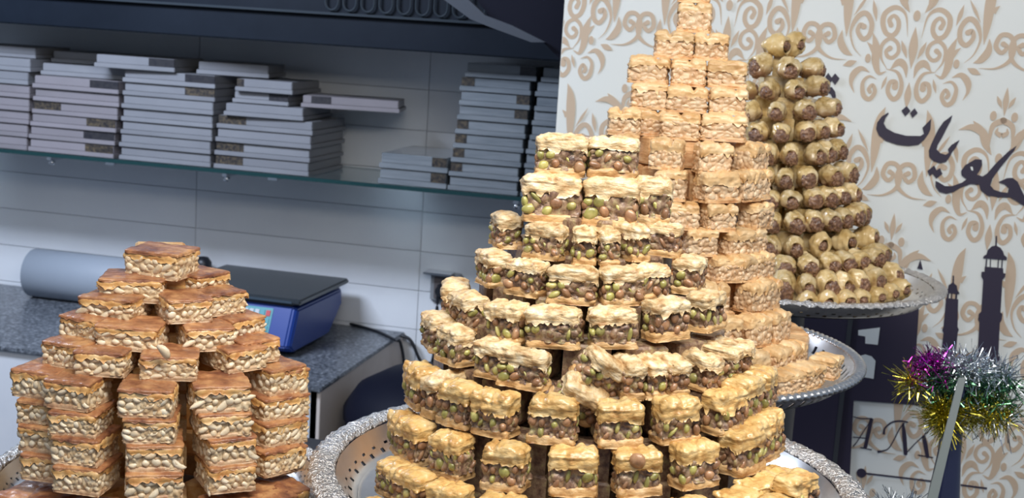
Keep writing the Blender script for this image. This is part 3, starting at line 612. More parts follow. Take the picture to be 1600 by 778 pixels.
# extractor hood above the shelf
hd = empty('extractor_hood', (-1.5, 3.2, 1.58)); tag(hd, 'long dark navy extractor hood with a vent row above the box shelf', 'hood')
hl = Vector((1.5, -3.2, -1.58))
MB().box((-3.2, 3.05, 1.585), (-0.2, WY-0.002, 1.585+0.075)).build('hood_body', M['navy'], hd, bevel=0.003, loc=hl)
MB().box((-3.2, 3.035, 1.661), (-0.2, 3.06, 1.667)).build('edge_strip', M['hood_line'], hd, loc=hl)
MB().box((-3.2, 3.08, 1.667), (-0.2, WY-0.002, 2.05)).build('upper_body', M['navy'], hd, loc=hl)
vm = None
for i in range(12):
    if vm is None:
        b = MB(); P = [(0.017*math.cos(a), -0.004, -0.02+0.02*math.sin(a)) for a in np.linspace(math.pi, 2*math.pi, 10)]
        b.tube([(-0.017, -0.004, 0.03)]+P+[(0.017, -0.004, 0.03)], 0.0028, 6); o = b.build('vent_slot', M['hood_line'], hd); vm = o.data
    else: o = bpy.data.objects.new('vent_slot', vm); C.objects.link(o); o.parent = hd
    o.location = (-1.20+i*0.0475+1.5, 3.075-3.2, 1.713-1.58)
# sloping canopy nearer the camera
cp = empty('sloping_canopy', on_y(830, 20, 2.55)); tag(cp, 'dark sloping canopy with a grey edge bar beside the poster', 'canopy')
c0 = np.array(cp.location)
def slabpoly(px, Y, th, name, m, par=None, org=None):
    org = np.zeros(3) if org is None else org
    fr = [on_y(u, v, Y)-org for u, v in px]; n = len(fr); v = [tuple(p) for p in fr]+[(p[0], p[1]+th, p[2]) for p in fr]
    f = [tuple(range(n))[::-1], tuple(range(n, 2*n))]+[(i, (i+1) % n, n+(i+1) % n, n+i) for i in range(n)]
    return MB().add(v, f).build(name, m, par)
slabpoly([(700, -60), (1000, -60), (1000, 122), (890, 108), (845, 62), (765, 26)], 2.55, 0.484, 'canopy_panel', M['navy2'], cp, c0)
slabpoly([(640, -40), (690, -40), (758, 24), (800, 40), (852, 66), (830, 66), (770, 44), (735, 30)], 2.53, 0.015, 'edge_bar', M['strut'], cp, c0)

# ------------------------------------------------------------------ display table, trays, stands
tb = empty('display_table', (-0.2, 1.2, 0)); tag(tb, 'dark display table carrying the tray stands', 'table')
MB().box((-1.05, -0.5, 0.87), (1.0, 0.90, 0.90)).build('table_top', M['table'], tb, bevel=0.003)
for sx in (-0.98, 0.93):
    for sy in (-0.45, 0.85): MB().box((sx-0.025, sy-0.025, 0), (sx+0.025, sy+0.025, 0.87)).build('leg', M['table'], tb, bevel=0.002)
def tray(ctr, R, depth, rimw, style, label, pm='silver'):
    t = empty('silver_tray', (ctr[0], ctr[1], ctr[2])); tag(t, label, 'tray', 'silver serving trays')
    ri = R-rimw; n = 240
    MB().lathe([(0.0, 0.0), (ri*0.5, 0.0), (ri-depth*1.0, 0.0), (ri-depth*0.85, 0.0015)], 96).lathe([(ri-depth*0.85, -0.001), (ri*0.5, -0.002), (0.0, -0.002)], 96).build('tray_plate', M['silver'], t, smooth=True)
    # pierced wall
    w = MB(); prof = []; K = 12
    for i in range(K+1):
        a = i/K; prof.append((ri-depth*0.85+depth*0.85*a**0.75, 0.001+(depth-0.001)*a**1.25))
    for off, flip in ((0, False), (0.0012, True)):
        for i, (r, z) in enumerate(prof):
            for k in range(n): an = 2*math.pi*(k+(0.12*i if style == 'rope' else 0))/n; w.v.append(((r+off)*math.cos(an), (r+off)*math.sin(an), z-off*0.6))
        b = 0 if not flip else (K+1)*n
        for i in range(K):
            for k in range(n):
                hole = (style == 'rope' and 2 <= i <= 6 and k % 3 == 0) or (style != 'rope' and ((i in (2, 3) and k % 4 < 1) or (i == 5 and (k+2) % 4 < 1)))
                if hole: continue
                q = (b+i*n+k, b+i*n+(k+1) % n, b+(i+1)*n+(k+1) % n, b+(i+1)*n+k); w.f.append(q if not flip else q[::-1])
    w.build('pierced_wall', M['silver'], t, smooth=True)
    # rim
    nn = 720; NR = 14; b = MB(); V = []
    for i in range(NR):
        a = 2*math.pi*i/NR
        for k in range(nn):
            an = 2*math.pi*k/nn
            if style == 'rope':
                r = R-rimw/2+math.cos(a)*rimw/2; z = depth+math.sin(a)*0.0035; g = 0.0011*math.sin(an*150+a*1.0); r += g*math.cos(a); z += g*math.sin(a)*1.2
            else:
                r = R-rimw/2+math.cos(a)*rimw/2; z = depth+0.001+math.sin(a)*0.0030+0.002*(1-abs(math.cos(a)))
                g = 0.0009*math.sin(an*110)*(1+math.cos(a))*0.5; r += g
            V.append((r*math.cos(an), r*math.sin(an), z))
    V = np.array(V)
    if style != 'rope':
        q = V*np.array([1, 1, 0.2]); dz = vnoise(q*260)*0.0018+vnoise(q*520+9)*0.0011; V[:, 2] += dz; V[:, :2] *= (1+vnoise(q*120+5)*0.0045)[:, None]
    F = []
    for i in range(NR):
        for k in range(nn): F.append((i*nn+k, i*nn+(k+1) % nn, ((i+1) % NR)*nn+(k+1) % nn, ((i+1) % NR)*nn+k))
    b.add(V, F).build('embossed_rim' if style != 'rope' else 'rope_rim', M['silver_emb'] if style != 'rope' else M['silver'], t, smooth=True)
    return t
def stand(ctr, zt, label, r=0.045):
    s = empty('tray_stand', (ctr[0], ctr[1], 0.90)); tag(s, label, 'stand', 'stands under the trays'); h = zt-0.90-0.0045
    MB().lathe([(0, 0), (0.10, 0), (0.10, 0.008), (r, 0.02), (r, 0.024), (0, 0.024)], 40).build('foot', M['post'], s, smooth=False)
    MB().lathe([(r*0.98, 0.02), (r*0.98, h-0.01)], 40).build('column', M['post'], s, smooth=True)
    MB().lathe([(0, h-0.012), (r, h-0.012), (0.085, h-0.004), (0.085, h), (0, h)], 40).build('support_plate', M['post'], s)
TR = {}
for key, (u, v, D, R, dp, rw, st, lab) in dict(
        P=(918, 742, 1.08, 0.2335, 0.022, 0.023, 'emb', 'round embossed silver tray under the pistachio baklava mound'),
        C=(1029, 537, 1.48, 0.2325, 0.020, 0.012, 'rope', 'round silver tray with roped rim under the cashew baklava mound'),
        R=(1217, 427, 1.95, 0.2450, 0.022, 0.020, 'emb', 'round embossed silver tray under the rolled baklava mound'),
        L=(250, 742, 1.12, 0.1480, 0.016, 0.014, 'emb', 'silver tray under the caramel-topped nut squares')).items():
    p = at_d(u, v, D); z = p[2]-dp; TR[key] = (p[0], p[1], z); tray((p[0], p[1], z), R, dp, rw, st, lab)
stand(TR['P'], TR['P'][2], 'dark metal stand under the pistachio baklava tray'); stand(TR['C'], TR['C'][2], 'dark metal stand under the cashew baklava tray')
stand(TR['R'], TR['R'][2], 'dark grey column stand under the rolled baklava tray', 0.046); stand(TR['L'], TR['L'][2], 'dark metal stand under the nut square tray')

# ------------------------------------------------------------------ the pastries
mp = Mound(lambda v: 918, 1.08, 'P', 'pistachio baklava block', '', 'pastry', 'pistachio baklava on the front tray')
mp.tier(1, 0, [(836, 916, 281), (915, 998, 279)], plane=0.040, yaw=4, H=1.04)
mp.tier(2, 0, [(815, 908, 352), (908, 995, 358), (990, 1040, 345, None, {'plane': 0.035})], plane=0.052)
mp.tier(3, 0.082, [(763, 822, 389), (818, 892, 412), (889, 937, 425, 'E'), (936, 975, 427, 'E'), (975, 1025, 406, 'E'), (1023, 1072, 404, 'E')])
mp.tier(4, 0.098, [(742, 805, 450), (795, 857, 470), (850, 940, 492), (938, 1002, 486), (1000, 1055, 474), (1050, 1103, 462)])
mp.tier(5, 0.122, [(686, 735, 490), (705, 765, 525), (757, 835, 545), (818, 920, 556), (915, 1005, 553), (1003, 1082, 527), (1078, 1133, 515)])
mp.tier(6, 0.142, [(655, 690, 540), (685, 740, 575), (735, 795, 598), (772, 868, 625), (846, 936, 646, 'P', {'tilt': (27, 34), 'yaw': 30, 'nosize': 1, 'label': 'pistachio baklava block tipped over on its side in the sixth tier'}),
     (886, 958, 612, 'P', {'tilt': (30, 25), 'yaw': 32, 'nosize': 1, 'label': 'pistachio baklava block leaning askew above the tipped-over one'}),
     (955, 1005, 641, 'E'), (1006, 1047, 632, 'E'), (1045, 1085, 625, 'E'), (1087, 1138, 618, 'E'), (1135, 1168, 598, 'E'), (1160, 1184, 575, 'E')])
mp.tier(7, 0.161, [(628, 660, 620), (655, 700, 655, 'E'), (690, 752, 674), (733, 818, 694), (822, 912, 702), (925, 1010, 709), (1013, 1100, 706), (1097, 1172, 690), (1163, 1203, 655), (1196, 1225, 620)], kind='Y')
mp.tier(8, 0.174, [(606, 640, 665), (625, 682, 728), (670, 748, 758), (748, 838, 776), (856, 942, 782), (953, 1043, 784), (1040, 1132, 775), (1125, 1198, 750), (1186, 1228, 715), (1218, 1240, 680)], kind='Y')
mp.tier(9, 0.191, [(586, 625, 755), (610, 668, 790), (664, 745, 828), (745, 830, 846), (843, 935, 858), (940, 1030, 862), (1035, 1125, 858), (1122, 1190, 840), (1176, 1234, 800), (1222, 1254, 760)], kind='Y', z=1.2985, sl=0.06)
mp.tier(10, 0.216, [(553, 600, 805), (588, 648, 850), (665, 745, 905), (755, 840, 925), (850, 935, 935), (945, 1030, 937), (1040, 1125, 930), (1132, 1200, 905), (1196, 1256, 850, None, {'free': 1}), (1240, 1290, 812, None, {'free': 1, 'label': 'outermost pistachio baklava block at the lower right edge of the mound'})], kind='Y', z=1.2735, sl=0.045)
mc = Mound(lambda v: 1085-0.075*(v-10) if v < 560 else 1043, 1.48, 'C', 'cashew baklava block', '', 'pastry', 'cashew baklava on the middle tray', 1.057)
mc.tier(1, 0, [(1060, 1112, 7)], plane=0.02)
mc.tier(2, 0, [(1058, 1113, 53)], plane=0.02)
mc.tier(3, 0, [(1020, 1083, 94), (1081, 1139, 97)], plane=0.028, yaw=3)
mc.tier(4, 0, [(982, 1047, 133), (1047, 1103, 137), (1103, 1167, 138)], plane=0.040)
mc.tier(5, 0, [(984, 1043, 173), (1042, 1107, 181), (1107, 1168, 181)], plane=0.052)
mc.tier(6, 0, [(948, 1003, 213), (1000, 1036, 215, None, {'plane': 0.05, 'nosize': 1}), (1031, 1095, 224), (1095, 1168, 223)], plane=0.068)
mc.tier(7, 0.099, [(975, 1003, 258), (1011, 1075, 267), (1077, 1150, 277), (1145, 1203, 272)])
mc.tier(8, 0.104, [(1021, 1077, 316), (1080, 1162, 320), (1160, 1198, 318), (1190, 1210, 312)])
mc.tier(9, 0.107, [(1045, 1088, 362), (1088, 1157, 363), (1157, 1205, 358)])
mc.tier(10, 0.108, [(1070, 1120, 402), (1118, 1178, 405), (1176, 1203, 398)])
mc.tier(11, 0.117, [(1105, 1162, 444), (1162, 1198, 442), (1194, 1216, 436)])
mc.tier(12, 0.127, [(1098, 1145, 493), (1143, 1212, 495), (1205, 1226, 480)])
mc.tier(13, 0.140, [(1130, 1163, 546), (1163, 1212, 546), (1210, 1242, 534)])
mc.tier(14, 0.155, [(1168, 1208, 600), (1206, 1248, 598), (1244, 1266, 580)])
mc.tier(15, 0.184, [(1198, 1262, 626), (1250, 1294, 611), (1282, 1320, 594)], H=0.72)
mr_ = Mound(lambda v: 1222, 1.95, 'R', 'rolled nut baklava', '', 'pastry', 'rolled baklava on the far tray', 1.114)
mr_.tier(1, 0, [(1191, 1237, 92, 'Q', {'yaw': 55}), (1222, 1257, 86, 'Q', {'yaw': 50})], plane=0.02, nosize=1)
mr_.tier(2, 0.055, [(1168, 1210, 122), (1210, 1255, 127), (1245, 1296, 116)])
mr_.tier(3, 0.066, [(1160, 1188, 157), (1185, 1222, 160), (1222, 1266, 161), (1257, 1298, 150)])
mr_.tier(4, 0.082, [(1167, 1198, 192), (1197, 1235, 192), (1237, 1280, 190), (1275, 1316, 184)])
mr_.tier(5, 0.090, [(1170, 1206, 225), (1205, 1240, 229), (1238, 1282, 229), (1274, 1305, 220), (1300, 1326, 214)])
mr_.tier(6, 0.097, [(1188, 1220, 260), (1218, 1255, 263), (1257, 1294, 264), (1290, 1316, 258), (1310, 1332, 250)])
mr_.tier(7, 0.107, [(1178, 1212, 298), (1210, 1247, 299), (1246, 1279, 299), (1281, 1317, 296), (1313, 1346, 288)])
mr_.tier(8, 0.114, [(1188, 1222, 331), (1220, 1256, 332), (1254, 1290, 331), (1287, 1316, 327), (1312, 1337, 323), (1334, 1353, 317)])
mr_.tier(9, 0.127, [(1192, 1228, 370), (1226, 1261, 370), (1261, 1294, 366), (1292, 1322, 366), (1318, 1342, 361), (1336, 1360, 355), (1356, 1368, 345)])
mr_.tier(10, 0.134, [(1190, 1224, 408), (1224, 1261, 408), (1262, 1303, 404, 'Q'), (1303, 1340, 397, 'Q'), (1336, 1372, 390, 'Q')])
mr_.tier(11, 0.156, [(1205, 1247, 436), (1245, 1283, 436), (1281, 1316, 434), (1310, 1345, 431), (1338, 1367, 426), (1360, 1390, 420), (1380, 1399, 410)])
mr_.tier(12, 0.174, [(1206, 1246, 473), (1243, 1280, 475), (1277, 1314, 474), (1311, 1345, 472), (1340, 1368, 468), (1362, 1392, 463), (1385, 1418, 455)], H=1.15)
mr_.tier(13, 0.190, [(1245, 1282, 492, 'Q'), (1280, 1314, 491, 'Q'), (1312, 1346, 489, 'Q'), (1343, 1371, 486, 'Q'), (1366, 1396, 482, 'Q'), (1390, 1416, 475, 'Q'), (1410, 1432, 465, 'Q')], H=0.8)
ml = Mound(lambda v: 250, 1.12, 'S', 'caramel-topped nut square', '', 'pastry', 'nut squares on the left tray')
ml.tier(1, 0, [(191, 309, 440)], plane=0.036, yaw=-24)
ml.tier(2, 0.054, [(147, 271, 478, None, {'yaw': 12}), (266, 352, 466)], yf=0.55)
ml.tier(3, 0.074, [(118, 242, 513), (240, 334, 508, None, {'yaw': 6}), (322, 390, 493)], yf=0.55)
ml.tier(4, 0.090, [(88, 148, 538), (145, 267, 552), (266, 372, 558), (362, 418, 535)], yf=0.55)
ml.tier(5, 0.110, [(62, 115, 572), (110, 220, 592), (217, 315, 601), (312, 420, 588), (410, 442, 558)], yf=0.55)
ml.tier(6, 0.130, [(14, 70, 628), (65, 178, 645), (182, 278, 655), (284, 400, 650), (385, 476, 628), (440, 482, 598)], yf=0.55)
ml.tier(7, 0.130, [(18, 76, 669), (73, 182, 690), (190, 281, 697), (290, 400, 687), (388, 474, 664), (436, 478, 640)], yf=0.55)
ml.tier(8, 0.130, [(22, 82, 710), (78, 188, 734), (192, 287, 741), (298, 403, 730), (386, 470, 706), (434, 476, 684)], yf=0.55)
ml.tier(9, 0.130, [(26, 88, 750), (82, 190, 778), (192, 288, 786), (300, 405, 774), (386, 468, 750), (430, 472, 725)], yf=0.55)
ml.tier(10, 0.146, [(-14, 52, 785), (20, 88, 806), (80, 182, 830), (310, 410, 826), (395, 468, 800), (425, 490, 775)], z=1.2355, yf=0.55)
for q in (mp, mc, mr_, ml): q.finish()
for nm, q, k in (('P', mp, None), ('C', mc, None), ('R', mr_, None), ('L', ml, None)): 0 and print('TIERS', nm, 'tray z', round(TR[nm][2], 4), q.log)
for u, v, D, me, nm, lab in ((996, 720, 0.905, NB[1], 'nut_chip', 'small brown nut chip lying on a pistachio baklava block'), (257, 549, 1.005, nuts_w[0], 'loose_nut', 'loose pale nut sticking out between two squares near the left mound centre')):
    o = bpy.data.objects.new(nm, me); C.objects.link(o); o.location = at_d(u, v, D); o.rotation_euler = (0.4, 0.9, 0.3); o.scale = (1.5, 1.5, 1.5); tag(o, lab, 'nut')
def rings(q): return [(z, r, bool(r)) for (z, r, p) in q.zt.values() if r or p > 0.035]
mp.filler([(z, min(r, 0.172), f) for z, r, f in rings(mp)], 'P', M['nut_paste'], 'further pistachio baklava filling the inside and back of the front mound', 'inner_baklava', 0.165)
mc.filler(rings(mc), 'C', M['cashew_base'], 'further cashew baklava filling the inside and back of the middle mound', 'inner_baklava')
mr_.filler(rings(mr_), 'R', M['roll'], 'further rolled baklava filling the inside and back of the far mound', 'inner_baklava')
ml.filler(rings(ml), 'S', M['caramel_side'], 'further nut squares filling the inside and back of the left mound', 'inner_nut_squares')

# ------------------------------------------------------------------ poster
PY = 2.30; TILT = math.radians(-2.4)
PO = np.array([on_y(1240, 400, PY)[0], PY, 1.40]); PX = np.array([math.cos(TILT), math.sin(TILT), 0]); PN = np.array([math.sin(TILT), -math.cos(TILT), 0])
def pp(u, v):
    r = ray(u, v); t = ((PO-EYE)@PN)/(r@PN); q = EYE+r*t-PO; return (q@PX, q[2])
po = empty('backdrop_poster', PO, TILT); tag(po, 'tall cream poster with beige damask scrolls, calligraphy and minaret silhouettes', 'poster')
el = pp(882, 0); el2 = pp(868, 215); x_l = (el[0]+el2[0])/2
x_r = 0.85
pb = MB().box((x_l, 0.0, -1.398), (x_r, 0.012, 0.62)).build('poster_sheet', M['poster'], po)
def flat_poly(bm, pts, y):
    vs = [bm.verts.new((x, y, z)) for x, z in pts]
    try: bm.faces.new(vs)
    except ValueError: pass
def ribbon(bm, P, Wd, y, n=7):
    P = np.array(P, float); Q = catmull(np.c_[P, np.array(Wd, float)], n); pts = Q[:, :2]; w = np.maximum(Q[:, 2], 0.0002)
    T = np.gradient(pts, axis=0); T /= np.linalg.norm(T, axis=1)[:, None]+1e-9; Nn = np.c_[-T[:, 1], T[:, 0]]
    a = pts+Nn*w[:, None]/2; b = pts-Nn*w[:, None]/2
    va = [bm.verts.new((p[0], y, p[1])) for p in a]; vb = [bm.verts.new((p[0], y, p[1])) for p in b]
    for i in range(len(a)-1):
        try: bm.faces.new((va[i], va[i+1], vb[i+1], vb[i]))
        except ValueError: pass
    if Wd[-1] > 0.004: disc(bm, pts[-1][0], pts[-1][1], w[-1]/2, w[-1]/2, y)
def disc(bm, x, z, rx, rz, y, n=20):
    y -= 0.00015
    flat_poly(bm, [(x+rx*math.cos(2*math.pi*k/n), z+rz*math.sin(2*math.pi*k/n)) for k in range(n)], y)
def leaf(bm, p, q, w, y, bend=0):
    p = np.array(p, float); q = np.array(q, float); m_ = (p+q)/2+np.array([bend, 0])
    ribbon(bm, [p, (p*0.6+m_*0.8+q*0.0)/1.4, m_, (q*0.6+m_*0.8)/1.4, q], [0.0002, w*0.75, w, w*0.7, 0.0002], y)
# one damask motif; dx to the right of the axis, y down, in units of the traced crop
S_ = 0.0
a1, a2 = pp(1240+858/4.444, 100/4.444), pp(1240+835/4.444, 390/4.444); K = (a1[1]-a2[1])/290.0   # metres per traced unit
def motif_parts():
    out = []
    R2 = [
     ('r', [(47,260),(75,110),(145,60),(213,100),(225,170),(197,240),(150,255),(118,210),(122,150),(155,118),(182,148),(168,185)], [2,16,34,36,36,34,34,32,30,26,30,34]),
     ('r', [(165,490),(208,420),(215,330),(165,278),(112,305),(98,365),(130,408),(165,405),(182,370),(158,345)], [3,14,26,28,26,26,28,28,26,36]),
     ('r', [(25,545),(42,470),(85,438),(140,492)], [2,38,52,3]),
     ('r', [(170,492),(90,510),(52,590),(62,670),(100,700),(140,650),(130,585),(98,580),(95,615)], [2,22,28,34,34,30,30,36,42]),
     ('r', [(165,508),(215,525),(245,450),(250,360),(265,300),(285,245)], [3,26,50,56,34,2]),
     ('r', [(255,400),(285,345),(318,312)], [30,28,2]),
     ('r', [(225,568),(280,552),(318,600),(305,685),(262,712),(228,660),(248,610),(272,640),(262,660)], [2,18,26,34,32,28,24,26,28]),
     ('r', [(280,522),(340,500),(388,545),(398,610),(370,675)], [3,36,46,24,2]),
     ('r', [(350,415),(408,350),(438,240),(400,140),(345,112),(300,180),(308,262),(350,292),(390,240),(378,195),(352,205)], [2,10,18,36,36,34,34,34,30,32,40]),
     ('r', [(410,412),(460,385),(500,320),(498,238)], [3,46,48,3]),
     ('r', [(465,282),(470,150),(475,0),(486,-110),(512,-190)], [3,50,70,52,2]),
     ('r', [(500,60),(515,35),(540,12)], [36,28,2]),
     ('r', [(450,445),(560,438),(645,380),(665,280),(630,212),(570,212),(545,285),(585,330),(618,290),(592,268)], [2,14,28,30,32,32,32,30,28,36]),
     ('l', (375,450),(468,488),44), ('l', (85,285),(36,410),30), ('l', (157,540),(187,640),22), ('l', (305,15),(268,165),30), ('l', (50,90),(150,-60),44), ('l', (340,-20),(428,135),22),
     ('d', 300,425,20,32), ('d', 70,-185,22,34), ('l', (62,-325),(20,-240),26),
     ('r', [(72,55),(75,-40),(62,-120),(0,-158)], [2,20,36,44]), ('r', [(0,-50),(34,-72),(30,-105)], [36,26,4]),
     ('r', [(78,70),(92,-10),(135,-70),(205,-95),(288,-70)], [3,38,56,44,2]), ('r', [(140,-88),(170,-112),(198,-140)], [36,30,2])]
    for e in R2: out.append(e)
    out += [('d', 0, 110, 24, 38), ('l', (0, 185), (0, 480), 60), ('l', (-1, 575), (-1, 762), 46), ('l', (0, -388), (0, -188), 38)]
    return out
bm = bmesh.new(); MP = motif_parts()
def motif(bm, ox, oz, par):
    for sgn in (1, -1):
        for ei, e in enumerate(MP):
            y = -0.0004-ei*0.00006-(0.00003 if par else 0)
            if e[0] == 'r': ribbon(bm, [(ox+sgn*x*K, oz-z*K) for x, z in e[1]], [w*K for w in e[2]], y)
            elif e[0] == 'l':
                if sgn < 0 and e[1][0] == e[2][0] and abs(e[1][0]) < 2: continue
                leaf(bm, (ox+sgn*e[1][0]*K, oz-e[1][1]*K), (ox+sgn*e[2][0]*K, oz-e[2][1]*K), e[3]*K, y)
            elif e[0] == 'd' and not (sgn < 0 and e[1] == 0): disc(bm, ox+sgn*e[1]*K, oz-e[2]*K, e[3]*K, e[4]*K, y)
ax0 = a1[0]; oz0 = a1[1]+100*K
HX, HZ = 655*K, 950*K
for i in range(-5, 6):
    for j in range(-2, 5):
        if (i+j) % 2: continue
        ox, oz = ax0+HX*i, oz0-HZ*j
        if ox < x_l-0.25 or ox > x_r+0.3 or oz < -0.75 or oz > 1.1: continue
        motif(bm, ox, oz, (i+j) % 4)
def clip(bm, co, no): bmesh.ops.bisect_plane(bm, geom=bm.verts[:]+bm.edges[:]+bm.faces[:], plane_co=co, plane_no=no, clear_outer=True)
clip(bm, (x_l+0.001, 0, 0), (-1, 0, 0)); clip(bm, (x_r-0.001, 0, 0), (1, 0, 0)); clip(bm, (0, 0, 0.619), (0, 0, 1)); clip(bm, (0, 0, -0.749), (0, 0, -1))
def fin(bm, name, m, th=0.0):
    bmesh.ops.recalc_face_normals(bm, faces=bm.faces[:]); me = bpy.data.meshes.new(name); bm.to_mesh(me); bm.free(); return link(name, me, m, po)
fin(bm, 'damask_print', M['damask'])
def print_poly(name, polys, holes=(), m='ink', y=-0.0032, hm='poster'):
    for i, P in enumerate(polys):
        bm = bmesh.new(); flat_poly(bm, [pp(u, v) for u, v in P], y-0.00005*i); fin(bm, name, M[m])
    for P in holes:
        bm = bmesh.new(); flat_poly(bm, [pp(u, v) for u, v in P], y-0.0006); fin(bm, 'cream_opening', M[hm])
def smooth_poly(P, n=4): P = list(P); Q = catmull(P+[P[0]], n); return [tuple(q) for q in Q[:-1]]
def c2(L, s=4.444, ox=1240, oy=170): return [(ox+x/s, oy+y/s) for x, y in L]
print_poly('letter', [
  c2([(658,25),(612,52),(580,95),(573,140),(592,185),(640,222),(720,248),(800,257),(868,248),(905,215),(935,175),(950,140),(955,68),(915,110),(894,130),(905,172),(880,188),(780,186),(700,165),(645,135),(626,100),(640,60),(660,35)]),
  c2([(748,12),(785,-20),(812,15),(775,52)]), c2([(808,28),(840,-5),(862,28),(825,62)]),
  c2([(1102,43),(1040,90),(1005,140),(980,190),(955,245),(938,290),(942,335),(975,365),(1020,376),(1060,365),(1085,330),(1100,300),(1125,270),(1152,215),(1095,250),(1070,280),(1077,305),(1055,318),(1020,308),(992,280),(1000,250),(1030,200),(1060,140),(1090,85)]),
  c2([(928,430),(975,392),(992,425),(945,466)]), c2([(985,430),(1015,410),(1033,450),(990,482),(965,450)]),
  c2([(985,498),(985,540),(1010,575),(1060,588),(1110,575),(1160,545),(1230,520),(1280,526),(1310,500),(1320,480),(1375,490),(1440,400),(1530,290),(1547,255),(1490,295),(1410,370),(1340,450),(1310,468),(1272,455),(1290,430),(1308,390),(1306,352),(1262,348),(1190,390),(1162,430),(1165,460),(1200,487),(1170,510),(1100,535),(1050,535),(1010,510)]),
  c2([(1310,470),(1285,515),(1296,560),(1340,600),(1420,612),(1500,612),(1540,635),(1590,668),(1660,690),(1700,650),(1640,600),(1600,600),(1580,560),(1555,505),(1520,478),(1480,480),(1420,508),(1460,520),(1492,550),(1487,582),(1440,576),(1390,560),(1365,530),(1378,488)]),
  [(1289.4,120),(1294.4,113.8),(1299.4,121.2),(1305,114.4),(1312,122.5),(1305,132.5),(1300,126),(1295.6,131.3)],
  [(1292,136),(1300,136),(1305,143),(1307,156),(1307,172),(1303,168),(1302,155),(1298,147),(1292,144)]], [c2([(1226,400),(1243,402),(1246,428),(1232,424)])])
def c3(L): return [(1340+x/6.154, 330+y/6.154) for x, y in L]
print_poly('large_minaret', [
  c3([(1327,235),(1340,235),(1337,330),(1372,348),(1398,385),(1408,420),(1435,442),(1432,466),(1206,450),(1210,430),(1238,412),(1250,370),(1288,336),(1322,328)]),
  c3([(1232,455),(1246,455),(1240,545),(1226,545)]), c3([(1272,455),(1282,455),(1279,545),(1269,545)]), c3([(1348,455),(1358,455),(1352,545),(1342,545)]), c3([(1384,460),(1396,460),(1390,545),(1378,545)]),
  [(1538.5,416),(1567,418.5),(1567.5,426),(1571,427),(1570,432),(1566,437),(1563,487),(1566,490),(1565,499),(1562,504),(1559.5,556),(1527,556),(1530,503),(1528,499),(1529,490),(1533,486),(1536,437),(1533,431),(1533.5,424),(1538,424)]])
print_poly('small_minaret', [[(1488.5,430),(1490.5,430),(1490.5,442),(1495,446),(1496,453),(1499,457),(1498,459),(1478,457),(1478,454),(1481,451),(1482,445),(1488,441)],
  [(1480,457),(1483,457),(1482,466),(1479,466)], [(1486,457),(1488,457),(1487.5,466),(1485.5,466)], [(1493,457),(1496,457),(1495,467),(1492,467)],
  [(1478,465),(1497,467),(1496,510),(1498,514),(1496,521),(1493,556),(1470,556),(1474,520),(1472,515),(1474,510)]])
print_poly('spire_tip', [[(1438,405),(1442,421),(1433,419)]])
print_poly('mosque_silhouette', [[(1150,470),(1436,478),(1431,556),(1475,551),(1562,556),(1558,641),(1334,625),(1322,860),(1150,860)]],
  [[(1341,515),(1375,511),(1371.5,538),(1352,536),(1352,525),(1341,523)], [(1336,557),(1352,553),(1362,556),(1368,563),(1365,591),(1334,586)]])
# seam strip beside the lettering panel
a_, b_ = pp(1331, 480), pp(1322, 780)
MB().box((a_[0]-0.004, -0.006, -0.75), (a_[0]+0.004, -0.0015, a_[1])).build('seam_strip', M['post'], po)
bm = bmesh.new()
def st(P, Wp, y=-0.0032):
    q = [pp(u, v) for u, v in P]; ribbon(bm, q, [w*0.00103 for w in Wp], y, 6)
st([(1333, 650), (1345, 653), (1363, 653)], [1, 2.2, 2]); st([(1363, 653), (1350, 672), (1340, 688), (1333, 697)], [1.5, 1.8, 1.8, 2]); st([(1362, 653), (1357, 676), (1352, 698)], [6, 6.5, 6]); st([(1333, 682), (1355, 684)], [1.8, 1.8]); st([(1344, 698), (1362, 702)], [2, 2])
st([(1371, 705), (1378, 704), (1388, 700), (1397, 686), (1405, 670), (1413, 660)], [5, 3, 2, 2, 2, 2]); st([(1381, 678), (1383, 668), (1394, 659), (1408, 657), (1419, 659)], [4, 3, 3, 3, 2])
st([(1411, 660), (1413, 680), (1415, 708)], [3, 7, 6]); st([(1415, 708), (1430, 692), (1443, 680), (1455, 668)], [2, 1.8, 1.8, 1.8]); st([(1443, 680), (1446, 694), (1449, 712)], [5, 7, 6]); st([(1434, 710), (1458, 714)], [2, 2])
st([(1346, 738), (1440, 749), (1542, 762)], [3, 3, 3]); x_, z_ = pp(1346, 738); disc(bm, x_, z_, 0.0085, 0.0085, -0.0036)
fin(bm, 'latin_lettering', M['ink'])

# ------------------------------------------------------------------ tinsel and vase
VD = 1.55
vb0 = at_d(1490, 860, VD); vt = at_d(1504, 632, VD)
va = empty('vase', (vt[0]-0.008, vt[1], 0.902)); tag(va, 'tall navy glazed vase with tinsel round its neck', 'vase')
hh = vt[2]-0.90
MB().lathe([(0, 0), (0.036, 0), (0.038, 0.01), (0.034, 0.05), (0.022, hh*0.55), (0.014, hh*0.8), (0.011, hh), (0.009, hh+0.03), (0.0, hh+0.03)], 40).build('vase_body', M['vase'], va, smooth=True)
s0, s1 = at_d(1504, 590, VD-0.06), at_d(1452, 800, VD-0.10)
sp = MB(); dd = Vector(s1-s0); side = Vector(_R)*0.0052; th = Vector(_d)*0.002
V = [Vector(s0)-side*0.8, Vector(s0)+side*0.8, Vector(s1)+side*1.2, Vector(s1)-side*1.2]; V += [p+th for p in V]
o = sp.add(V, [(0,1,2,3),(7,6,5,4),(1,0,4,5),(2,1,5,6),(3,2,6,7),(0,3,7,4)]).build('plastic_strip', M['strip'], bevel=0.0005); tag(o, 'milky grey plastic strip leaning in front of the navy vase', 'strip')
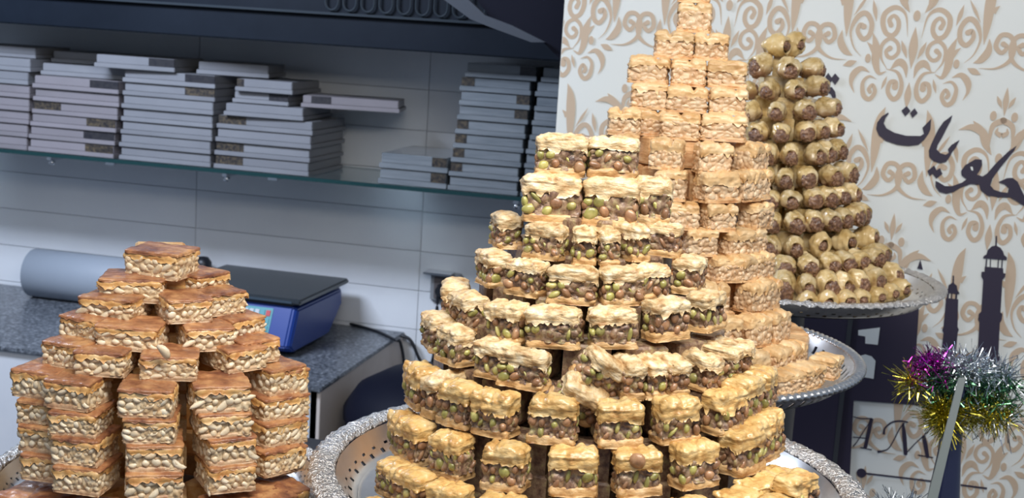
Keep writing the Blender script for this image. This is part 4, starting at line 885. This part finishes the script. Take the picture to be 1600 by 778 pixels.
def tinsel(parts, name, label, org):
    root = empty(name, org); tag(root, label, 'tinsel', 'tinsel garlands')
    for (nm, mt, segs, n, ln) in parts:
        v = []; f = []; rs = np.random.RandomState(len(nm)+n)
        for _ in range(n):
            u0, v0, u1, v1, rad = segs[rs.randint(len(segs))]; t = rs.rand()
            c = at_d(u0+(u1-u0)*t, v0+(v1-v0)*t, VD+rs.uniform(-0.012, 0.02))-org
            d = rs.randn(3); d /= np.linalg.norm(d); l = ln*rs.uniform(0.55, 1.1); sdv = np.cross(d, rs.randn(3)); sdv /= np.linalg.norm(sdv)
            w = rs.uniform(0.0004, 0.0011); mid = c+d*l*0.55+rs.randn(3)*0.002; e = c+d*l+rs.randn(3)*0.003; b = len(v)
            tw = np.cross(d, sdv)*w; v += [c-sdv*w, c+sdv*w, mid+tw, mid-tw, e-sdv*w*.6, e+sdv*w*.6]; f += [(b, b+1, b+2, b+3), (b+3, b+2, b+5, b+4)]
        o = MB().add(v, f).build(nm, M[mt], root); o['kind'] = 'stuff'
G = at_d(1505, 600, VD)
tinsel([('purple_strands', 't_purple', [(1418, 592, 1475, 560, 0), (1440, 562, 1490, 585, 0)], 380, 0.026), ('gold_tips', 't_gold', [(1415, 590, 1440, 605, 0)], 160, 0.030),
        ('silver_strands', 't_silver', [(1490, 568, 1580, 590, 0), (1480, 570, 1530, 585, 0)], 1100, 0.030), ('green_strands', 't_green', [(1440, 588, 1590, 606, 0), (1450, 590, 1500, 600, 0)], 900, 0.028),
        ('silver_left_strands', 't_silver', [(1430, 600, 1500, 585, 0)], 220, 0.028)], 'tinsel_garland', 'purple, silver and green tinsel garland round the vase top', G)
G2 = at_d(1525, 650, VD)
tinsel([('gold_strands', 't_gold', [(1470, 640, 1575, 650, 0), (1470, 645, 1480, 660, 0)], 1300, 0.034), ('silver_strands', 't_silver', [(1500, 640, 1580, 660, 0)], 120, 0.044), ('green_strands', 't_green', [(1470, 625, 1580, 630, 0)], 300, 0.03)],
       'tinsel_garland', 'gold tinsel garland below the silver one on the vase', G2)
G3 = at_d(1395, 800, VD)
tinsel([('silver_strands', 't_silver', [(1375, 795, 1430, 800, 0)], 220, 0.034)], 'tinsel_garland', 'silver tinsel tuft at the bottom edge left of the vase', G3)
